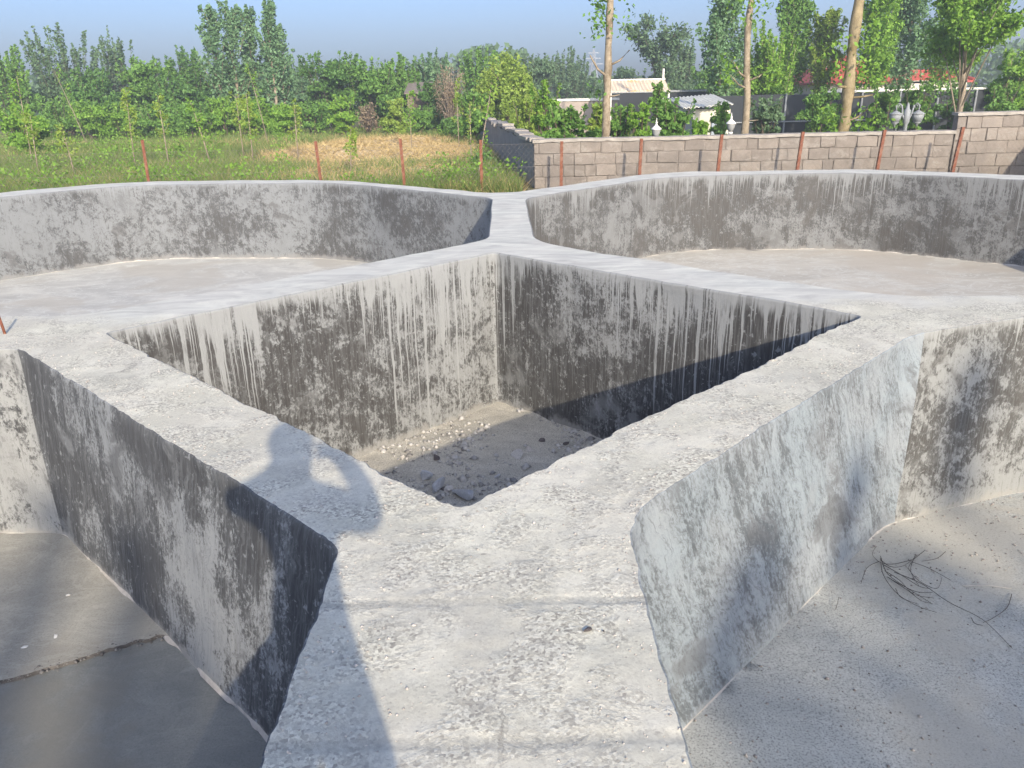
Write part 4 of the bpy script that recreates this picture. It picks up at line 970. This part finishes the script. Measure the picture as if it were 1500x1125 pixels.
for sx in (-1, 1):
    mb = MB(); mb.tube([(sx * .04, 0, H - .5), (sx * .12, 0, H - .30), (sx * .16, 0, H - .08), (sx * .24, 0, H - .02), (sx * .31, 0, H - .08), (sx * .30, 0, H - .2)], .022, 7); mb.build('bracket', MAT_GREYP, root, True)
    mb = MB(); mb.tube([(sx * .18, 0, H - .1), (sx * .22, 0, H - .16), (sx * .26, 0, H - .1), (sx * .22, 0, H - .06)], .014, 6); mb.build('scroll', MAT_GREYP, root, True)
    for nm, prof in (('lamp_cap', [(.02, -.2), (.05, -.22), (.17, -.28), (.175, -.30)]), ('lamp_glass', [(.16, -.30), (.135, -.40), (.10, -.50)]), ('lamp_base', [(.11, -.50), (.06, -.54), (.03, -.57), (.02, -.62)])):
        mb = MB(); mb.lathe((sx * .30, 0, H), prof, 12); mb.build(nm, MAT_GREYP, root, True)
# rubble heap of pale stones behind the wall
MAT_STONE = plain('pale_stone', (.56, .54, .51), 0.95, 0.25, 7, 0.7)
MAT_STONEB = plain('grey_rock', (.56, .58, .61), 0.9, 0.2, 9, 0.7)
MAT_STONED = plain('dark_rock', (.14, .125, .125), 0.9, 0.25, 12, 0.6)
MAT_PALEROCK = plain('light_rock', (.68, .65, .61), 0.9, 0.2, 9, 0.7)
def rock_mesh(seed, sub=2, flat=0.7):
    r = random.Random(seed); bm = bmesh.new(); bmesh.ops.create_icosphere(bm, subdivisions=sub, radius=1)
    pl = [(Vector((r.gauss(0, 1), r.gauss(0, 1), r.gauss(0, 1))).normalized(), r.uniform(.30, .72)) for _ in range(8)]
    for v in bm.verts:
        for n_, d_ in pl:
            k_ = v.co.dot(n_)
            if k_ > d_: v.co -= n_ * (k_ - d_)
        v.co *= 1 + r.uniform(-.03, .03); v.co.z *= flat
    me = bpy.data.meshes.new('rock'); bm.to_mesh(me); bm.free(); return me
def rock(px, py, z, size, label, mat, seed, group='stones in the pit', name='rock', flat=.7, sub=2, ex=(1, .8)):
    p = at_z(px, py, z); me = rock_mesh(seed, sub, flat); me.materials.append(mat); o = bpy.data.objects.new(name, me); link(o)
    o.location = (p.x, p.y, z + size * flat * .45); o.scale = (size * ex[0], size * ex[1], size); o.rotation_euler = (0, 0, seed * 1.3)
    return tag(o, label, 'stone', group)
PZ = -1.65
rock(642, 714, PZ, .105, 'long blue grey rock in the near corner of the pit', MAT_STONEB, 1, ex=(1.3, .8), flat=.6)
rock(625, 702, PZ, .085, 'grey rock leaning behind the long blue grey rock', MAT_STONEB, 2)
rock(657, 719, PZ, .052, 'small pale rounded stone between the two larger rocks', MAT_PALEROCK, 3, ex=(1, .9))
rock(679, 728, PZ, .115, 'angular blue grey rock lowest in the pit corner', MAT_STONEB, 4, ex=(1.1, .9), flat=.65)
rock(640, 672, PZ, .055, 'dark rounded stone at the shadow edge of the pit floor', MAT_STONED, 5)
rock(757, 669, PZ, .10, 'pale flat rock in the middle of the pit floor', MAT_STONE, 6, ex=(1.2, .9), flat=.55)
rock(775, 662, PZ, .075, 'pale stone right of the flat rock on the pit floor', MAT_STONE, 7, flat=.55)
rock(794, 647, PZ, .042, 'small dark stone left of the pit wall foot', MAT_STONED, 8)
rock(829, 651, PZ, .042, 'dark stone near the right side of the pit floor', MAT_STONED, 9)
rock(682, 659, PZ, .04, 'light stone left of centre on the pit floor', MAT_STONE, 10)
rock(589, 671, PZ, .035, 'small tan stone in the sunlit strip of the pit floor', MAT_PALEROCK, 11)
rock(730, 700, PZ, .05, 'grey stone near the right rim of the pit corner', MAT_STONEB, 12)
rock(768, 688, PZ, .045, 'flat grey stone below the pale flat rock', MAT_STONE, 13, flat=.5)
rock(650, 720, PZ - .02, .05, 'dark stone resting on the long blue grey rock', MAT_STONED, 14)
rock(862, 923, 0.0, .016, 'dark flat chip lying on the near walkway', MAT_STONED, 15, 'chips on the walkway', 'stone_chip', .4, 1, (1.5, .7))
rock(884, 925, 0.0, .006, 'tiny dark crumb beside the dark flat chip', MAT_STONED, 16, 'chips on the walkway', 'stone_chip', .6, 1)
for k, (px, py, w_) in enumerate(((102, 872, 'highest'), (81, 934, 'middle'), (36, 949, 'lowest'))):
    rock(px, py, -1.43, .022, f'{w_} of the white chips on the left pond floor', MAT_WHITE, 20 + k, 'white chips on the left pond floor', 'stone_chip', .5, 1, (1.2, .8))
for k, (px, py, s_, lab) in enumerate(((915, 196, .16, 'left pale stone behind the block wall'), (926, 194, .22, 'large pale stone behind the block wall'))):
    p = at(px, py + 6, 19.3); me = rock_mesh(40 + k, 2, .7); me.materials.append(MAT_PALEROCK); o = link(bpy.data.objects.new('rock', me)); o.location = (p.x, 19.3, p.z); o.scale = (s_, s_, s_)
    tag(o, lab, 'stone', 'pale stones behind the block wall'); o.location.z = GROUND + s_ * .3; o.scale = (s_ * 1.6, s_ * 1.2, (p.z - GROUND) * 1.1)
# gravel and crumbs: too many to count
def pebbles(name, P, S, mat, label, seed):
    r = np.random.default_rng(seed); base = np.array([(1, 0, 0), (-1, 0, 0), (0, 1, 0), (0, -1, 0), (0, 0, .8), (0, 0, -.6)], float)
    tri = np.array([(0, 2, 4), (2, 1, 4), (1, 3, 4), (3, 0, 4), (2, 0, 5), (1, 2, 5), (3, 1, 5), (0, 3, 5)])
    n = len(P); B = base[None] * r.uniform(.55, 1.3, (n, 6, 3)); a = r.uniform(0, 6.28, n); ca, sa = np.cos(a)[:, None], np.sin(a)[:, None]
    B = np.stack([B[..., 0] * ca - B[..., 1] * sa, B[..., 0] * sa + B[..., 1] * ca, B[..., 2]], -1) * S[:, None, None] + P[:, None]
    F = (tri[None] + (np.arange(n) * 6)[:, None, None]).reshape(-1, 3)
    return tag(mesh_np(name, B.reshape(-1, 3), F, mat), label, 'gravel', kind='stuff')
def grit_mat(name, a, b, c):
    t = NT(name); ri = t.n('ShaderNodeNewGeometry').outputs['Random Per Island']
    return t.done(t.ramp(ri, [(0, a), (.5, b), (1, c)]), .95)
g = np.random.default_rng(8)
q = g.uniform((-2.8, 2.9), (2.5, 8.2), (14000, 2)); q = q[pip(basin_poly['pit'], q[:, 0], q[:, 1])]
q = q[fbm(q[:, 0], q[:, 1], 1.2, 2, 5) > -.25]
pebbles('pit_gravel', np.column_stack([q, floor_z('pit', q[:, 0], q[:, 1], 1.66) + .003]), np.clip(g.lognormal(-4.6, .7, len(q)), .004, .055), grit_mat('pit_grit', (.22, .215, .21), (.44, .43, .41), (.56, .545, .525)), 'loose gravel scattered over the pit floor', 1)
q = g.uniform((-3.6, 1.2), (3.4, 6.1), (60000, 2)); k = roughness(q[:, 0], q[:, 1]) > .5
for h in rims: k &= ~pip(h, q[:, 0], q[:, 1])
edge_d = np.full(len(q), 9.0)
for h in rims:
    hh = h[(h[:, 1] > .8) & (h[:, 1] < 6.6)][::2]
    for c0 in range(0, len(q), 6000): edge_d[c0:c0 + 6000] = np.minimum(edge_d[c0:c0 + 6000], np.sqrt(((q[c0:c0 + 6000, None] - hh[None]) ** 2).sum(-1).min(1)))
den = np.exp(-edge_d / .09) * .75 + .10 + .5 * np.clip(fbm(q[:, 0], q[:, 1], 2.2, 3, 9), 0, 1)
k &= (edge_d > .012) & (g.random(len(q)) < den); q = q[k]
pebbles('coping_grit', np.column_stack([q, z_top(q[:, 0], q[:, 1]) + .0005]), np.clip(g.lognormal(-5.9, .45, len(q)), .0015, .008), grit_mat('coping_crumbs', (.36, .33, .305), (.54, .50, .465), (.64, .60, .56)), 'crumbs of gravel loose on the rough coping', 2)
q = g.uniform((.5, 2.2), (5.5, 5.5), (9000, 2)); k = pip(basin_poly['nr'], q[:, 0], q[:, 1]) & (g.random(len(q)) < .25 + .9 * np.clip((q[:, 1] - 3.8) / 1.6, 0, 1)); q = q[k]
pebbles('pond_grit', np.column_stack([q, floor_z('nr', q[:, 0], q[:, 1], 1.43) + .002]), np.clip(g.lognormal(-5.3, .45, len(q)), .003, .014), grit_mat('floor_crumbs', (.18, .16, .15), (.34, .31, .29), (.50, .46, .42)), 'grit scattered on the right pond floor', 3)
q = np.repeat(np.array(edge)[:150], 5, 0); q = q + g.normal(size=q.shape) * .022
pebbles('slab_crumbs', np.column_stack([q, floor_z('nl', q[:, 0], q[:, 1], 1.43) - .004]), np.clip(g.lognormal(-5.2, .5, len(q)), .003, .016), grit_mat('slab_crumb', (.13, .125, .12), (.23, .22, .21), (.34, .33, .315)), 'crumbs along the broken slab edge in the left pond', 4)
q = g.uniform((-2.8, 2.9), (2.5, 8.2), (900, 2)); k = pip(basin_poly['pit'], q[:, 0], q[:, 1]) & (g.random(len(q)) < np.clip(1.25 - (q[:, 1] - 5.6) * .45, .1, 1)); q = q[k]
pebbles('pit_rubble', np.column_stack([q, floor_z('pit', q[:, 0], q[:, 1], 1.66) + .008]), np.clip(g.lognormal(-3.75, .4, len(q)), .012, .06), grit_mat('pit_rubble_stone', (.26, .26, .265), (.46, .455, .45), (.60, .59, .575)), 'small rubble half sunk in the dust of the pit floor', 5)
# salt crumbs heap at the foot of the far right wall
# dry stems
MAT_STEM = plain('dry_stem', (.085, .075, .07), 0.8, 0.3, 10)
tw = empty('dry_stem_tangle', at_z(1300, 830, -1.42), 0, 'tangle of thin dark dry stems on the right pond floor', 'stems'); o0 = Vector(tw.location)
def stem(pxs, r=.004, lift=.02):
    P = []
    n = len(pxs)
    for i, (x, y) in enumerate(pxs):
        z = -1.425 + lift * math.sin(math.pi * i / (n - 1)) + .006; P.append(at_z(x, y, z) - o0)
    Q = []
    for i in range(n - 1):
        p0, p1, p2, p3 = P[max(i - 1, 0)], P[i], P[i + 1], P[min(i + 2, n - 1)]
        for k in range(6):
            t = k / 6; Q.append(.5 * ((2 * p1) + (p2 - p0) * t + (2 * p0 - 5 * p1 + 4 * p2 - p3) * t * t + (3 * p1 - p0 - 3 * p2 + p3) * t ** 3))
    Q.append(P[-1]); mb = MB(); mb.tube(Q, [r * (1 - .5 * i / len(Q)) for i in range(len(Q))], 5); mb.build('stem', MAT_STEM, tw, True)
for s_ in ([(1290, 818), (1294, 842), (1315, 870), (1345, 888), (1372, 897)], [(1288, 822), (1270, 832), (1261, 855)], [(1290, 815), (1300, 840), (1330, 862), (1365, 884)], [(1335, 823), (1360, 832), (1393, 850)],
           [(1310, 838), (1350, 855), (1390, 882), (1440, 908), (1483, 950)], [(1482, 870), (1475, 890), (1455, 905), (1440, 912)], [(1423, 905), (1428, 913), (1440, 916)], [(1355, 806), (1338, 820), (1330, 832)],
           [(1292, 826), (1320, 842), (1345, 858), (1360, 862)], [(1330, 832), (1345, 850), (1372, 862), (1380, 845)], [(1312, 862), (1320, 875), (1345, 885)], [(1335, 820), (1310, 826), (1290, 824), (1278, 812), (1284, 800)], [(1300, 845), (1330, 865), (1350, 880), (1366, 884)], [(1296, 836), (1318, 850), (1338, 870), (1368, 876)], [(1340, 815), (1334, 836), (1346, 858)], [(1290, 820), (1305, 830), (1325, 828), (1345, 812)], [(1308, 850), (1340, 866), (1366, 868)], [(1385, 808), (1372, 818), (1350, 822)]):
    stem(s_, .0024, .010)
stem([(1224, 893), (1227, 882), (1229, 874)], .002)
wt = empty('pale_twig', at_z(1440, 860, -1.42), 0, 'single pale straight twig right of the dark stem tangle', 'twig'); p0, p1 = at_z(1410, 858, -1.42), at_z(1482, 862, -1.42)
mb = MB(); mb.tube([p0 - wt.location, (p0 + p1) / 2 - wt.location + Vector((0, .01, .008)), p1 - wt.location], [.004, .003, .002], 5); mb.build('stick', plain('pale_twig_bark', (.50, .47, .43), .9, .1), wt)
# rusty bent bar in the left walkway
p = at_z(8, 488, 0); rbar = empty('bent_rebar', p, 0, 'short rusty bent bar sticking out of the left walkway', 'rebar')
mb = MB(); mb.tube([(0, 0, -.05), (-.01, 0, .05), (-.045, .03, .17)], .010, 7); mb.build('bar', MAT_RUST, rbar, True)
# far pylon
pp = at(870, 72, 420); o = empty('power_pylon', (pp.x, 420, GROUND), 0, 'faint distant power pylon between the hedge and the first bare trunk', 'pylon'); H = pp.z - GROUND
MAT_STEEL = plain('pylon_steel', (.35, .37, .40), .6, .05)
for sx in (-1, 1):
    for sy in (-1, 1):
        mb = MB(); mb.tube([(sx * 3, sy * 3, 0), (sx * .8, sy * .8, H * .7), (sx * .2, sy * .2, H)], .22, 4); mb.build('leg', MAT_STEEL, o)
for z in (.68, .80, .92):
    mb = MB(); mb.box((0, 0, H * z), (9 - 4 * (z - .68) * 4, .5, .45)); mb.build('cross_arm', MAT_STEEL, o)
for k in range(7):
    z0, z1 = H * k / 8, H * (k + 1) / 8; w0, w1 = 3 - 2.6 * k / 8 * 1.1, 3 - 2.6 * (k + 1) / 8 * 1.1
    mb = MB(); mb.tube([(-w0, -w0, z0), (w1, -w1, z1)], .14, 4); mb.tube([(w0, -w0, z0), (-w1, -w1, z1)], .14, 4); mb.build('bracing', MAT_STEEL, o)

# ================================================================== THE PHOTOGRAPHER (seen as a shadow)
def skin_body(name, verts, edges, mat_fn, mats, parent, levels=2, root=0):
    me = bpy.data.meshes.new(name); me.from_pydata([v[:3] for v in verts], edges, []); me.update()
    o = bpy.data.objects.new(name + '_tmp', me); COL.objects.link(o)
    md = o.modifiers.new('skin', 'SKIN'); md.use_smooth_shade = True; md.branch_smoothing = .4
    for i, v in enumerate(verts):
        sv = me.skin_vertices[0].data[i]; sv.radius = (v[3], v[4] if len(v) > 4 else v[3]); sv.use_root = (i == root)
    sb = o.modifiers.new('sub', 'SUBSURF'); sb.levels = levels; sb.render_levels = levels
    dg = bpy.context.evaluated_depsgraph_get(); m2 = bpy.data.meshes.new_from_object(o.evaluated_get(dg)); bpy.data.objects.remove(o)
    m2.materials.clear()
    for m_ in mats: m2.materials.append(m_)
    for p_ in m2.polygons: p_.material_index = mat_fn(p_.center); p_.use_smooth = True
    m2.name = name; return link(bpy.data.objects.new(name, m2), parent)
PX, PYY = 0.03, -0.20
person = empty('person', (PX, PYY, 0), 0, 'person in dark trousers holding up a phone, seen only as a long shadow', 'person')
bv = [(0, 0, .95, .15, .115), (0, 0, 1.10, .135, .10), (0, .0, 1.26, .185, .12), (0, .0, 1.39, .165, .10), (0, .01, 1.49, .075), (0, .03, 1.57, .088, .10), (0, .035, 1.67, .092, .105), (0, .03, 1.73, .065, .08)]
be = [(0, 1), (1, 2), (2, 3), (3, 4), (4, 5), (5, 6), (6, 7)]
def chain(start, pts_):
    prev = start
    for p_ in pts_: bv.append(p_); be.append((prev, len(bv) - 1)); prev = len(bv) - 1
    return prev
for sx in (-1, 1):
    chain(0, [(sx * .10, 0, .86, .10), (sx * .12, .01, .50, .062), (sx * .13, -.03, .28, .058), (sx * .13, -.02, .09, .042), (sx * .14, .10, .045, .042, .035), (sx * .145, .17, .035, .03, .022)])
    arm = [(.19, 0, 1.40, .085), (.235, .04, 1.34, .075), (.265, .09, 1.30, .066), (.25, .13, 1.40, .056), (.20, .155, 1.50, .050), (.145, .165, 1.56, .042), (.108, .168, 1.57, .028, .036)] if sx > 0 else [(.19, 0, 1.40, .085), (.265, .05, 1.38, .075), (.32, .10, 1.35, .068), (.21, .145, 1.39, .06), (.13, .165, 1.46, .045), (.106, .168, 1.535, .028, .036)]
    w_ = chain(3, [(sx * q_[0],) + q_[1:] for q_ in arm])
    for dz, dy in ((.030, .024), (.012, .028), (-.008, .028), (-.026, .024)):
        chain(w_, [(sx * .098, .168 + dy * .6, 1.555 + dz, .009), (sx * .080, .168 + dy, 1.556 + dz, .0085), (sx * .058, .168 + dy, 1.557 + dz * .9, .0075)])
    chain(w_, [(sx * .092, .150, 1.530, .010), (sx * .066, .146, 1.528, .009)])
MSK = plain('skin', (.42, .27, .19), .6, .08); MSH = plain('shirt_cloth', (.16, .18, .22), .9, .15); MTR = plain('trouser_cloth', (.05, .05, .06), .9, .15); MHR = plain('dark_hair', (.02, .017, .015), .6, .2)
def bm_fn(c):
    if c.z < .10: return 3
    if c.z < .96: return 2
    if c.z < 1.455 and not (abs(c.x) > .24 and c.y > .135): return 1
    return 0
skin_body('body', bv, be, bm_fn, [MSK, MSH, MTR, MHR], person)
bm = bmesh.new(); bmesh.ops.create_icosphere(bm, subdivisions=3, radius=1)
for v in bm.verts: v.co = Vector((v.co.x * .105, v.co.y * .122 + .012, v.co.z * .115 + 1.68)) * 1
bmesh.ops.delete(bm, geom=[v for v in bm.verts if v.co.z < 1.60 or (v.co.y > .075 and v.co.z < 1.71)], context='VERTS')
me = bpy.data.meshes.new('hair'); bm.to_mesh(me); bm.free(); me.materials.append(MHR); link(bpy.data.objects.new('hair', me), person)
for sx in (-1, 1):
    mb = MB(); mb.lathe((0, 0, 0), [(.004, -.03), (.016, -.015), (.018, .01), (.006, .03)], 8); o = mb.build('ear', MSK, person, True); o.location = (sx * .082, .02, 1.62)
    mb = MB(); mb.lathe((sx * .032, .118, 1.635), [(.002, -.010), (.010, -.004), (.010, .004), (.002, .010)], 8); mb.build('eye', plain('eye_white', (.6, .6, .58), .3, .05), person, True)
mb = MB(); mb.tube([(0, .112, 1.635), (0, .132, 1.605), (0, .118, 1.592)], [.007, .014, .008], 8); mb.build('nose', MSK, person, True)
mb = MB(); mb.tube([(-.022, .112, 1.565), (0, .120, 1.563), (.022, .112, 1.565)], [.003, .006, .003], 6); mb.build('mouth', plain('lips', (.35, .16, .13), .5, .05), person, True)
ph = empty('phone', (0, -.018, 1.55), 0, 'black phone held up by the photographer', 'phone'); ph.rotation_euler = (R(-20), 0, 0)
mb = MB(); mb.box((0, 0, 0), (.160, .008, .074)); mb.build('case', plain('phone_black', (.02, .02, .022), .3, .05), ph)
mb = MB(); mb.box((0, -.0045, 0), (.150, .001, .068)); mb.build('screen', plain('phone_glass', (.03, .03, .035), .08, .02), ph)

# tall poplar row behind the photographer: its soft shade reaches the near ponds
for k, (x, y, h, wd) in enumerate([(-3.5, -27, 14.2, 4.4), (-0.2, -28, 14.2, 4.6), (3.2, -27.5, 14.1, 4.8), (6.6, -28.5, 14.25, 4.8), (9.9, -27.5, 14.1, 4.6), (13.0, -28, 14.8, 4.8), (16.3, -27.5, 14.5, 4.6), (19.6, -28.2, 14.8, 4.8)]):
    rt_ = make_tree('bush', h, wd, 500 + k, leaf=.34, nleaf=9000, mat='mid', name='poplar_tree')
    rt_.location = (x, y, GROUND); tag(rt_, f'tall poplar behind the photographer, {ORD[k]} from the left, shading the near ponds', 'tree', 'poplar row behind the photographer')

# ================================================================== THIN SUMMER HAZE
mb = MB(); mb.box((20, 70, 9.0), (460, 460, 24)); hz_ = mb.build('haze', None)
t = bpy.data.materials.new('haze_air'); t.use_nodes = True; t.node_tree.nodes.clear()
vo = t.node_tree.nodes.new('ShaderNodeVolumePrincipled'); vo.inputs['Color'].default_value = (.84, .92, 1.0, 1); vo.inputs['Density'].default_value = 0.0030; vo.inputs['Anisotropy'].default_value = 0.2
t.node_tree.links.new(vo.outputs[0], t.node_tree.nodes.new('ShaderNodeOutputMaterial').inputs['Volume'])
hz_.data.materials.append(t); tag(hz_, 'thin bluish haze hanging over the field and trees', 'haze', kind='stuff')
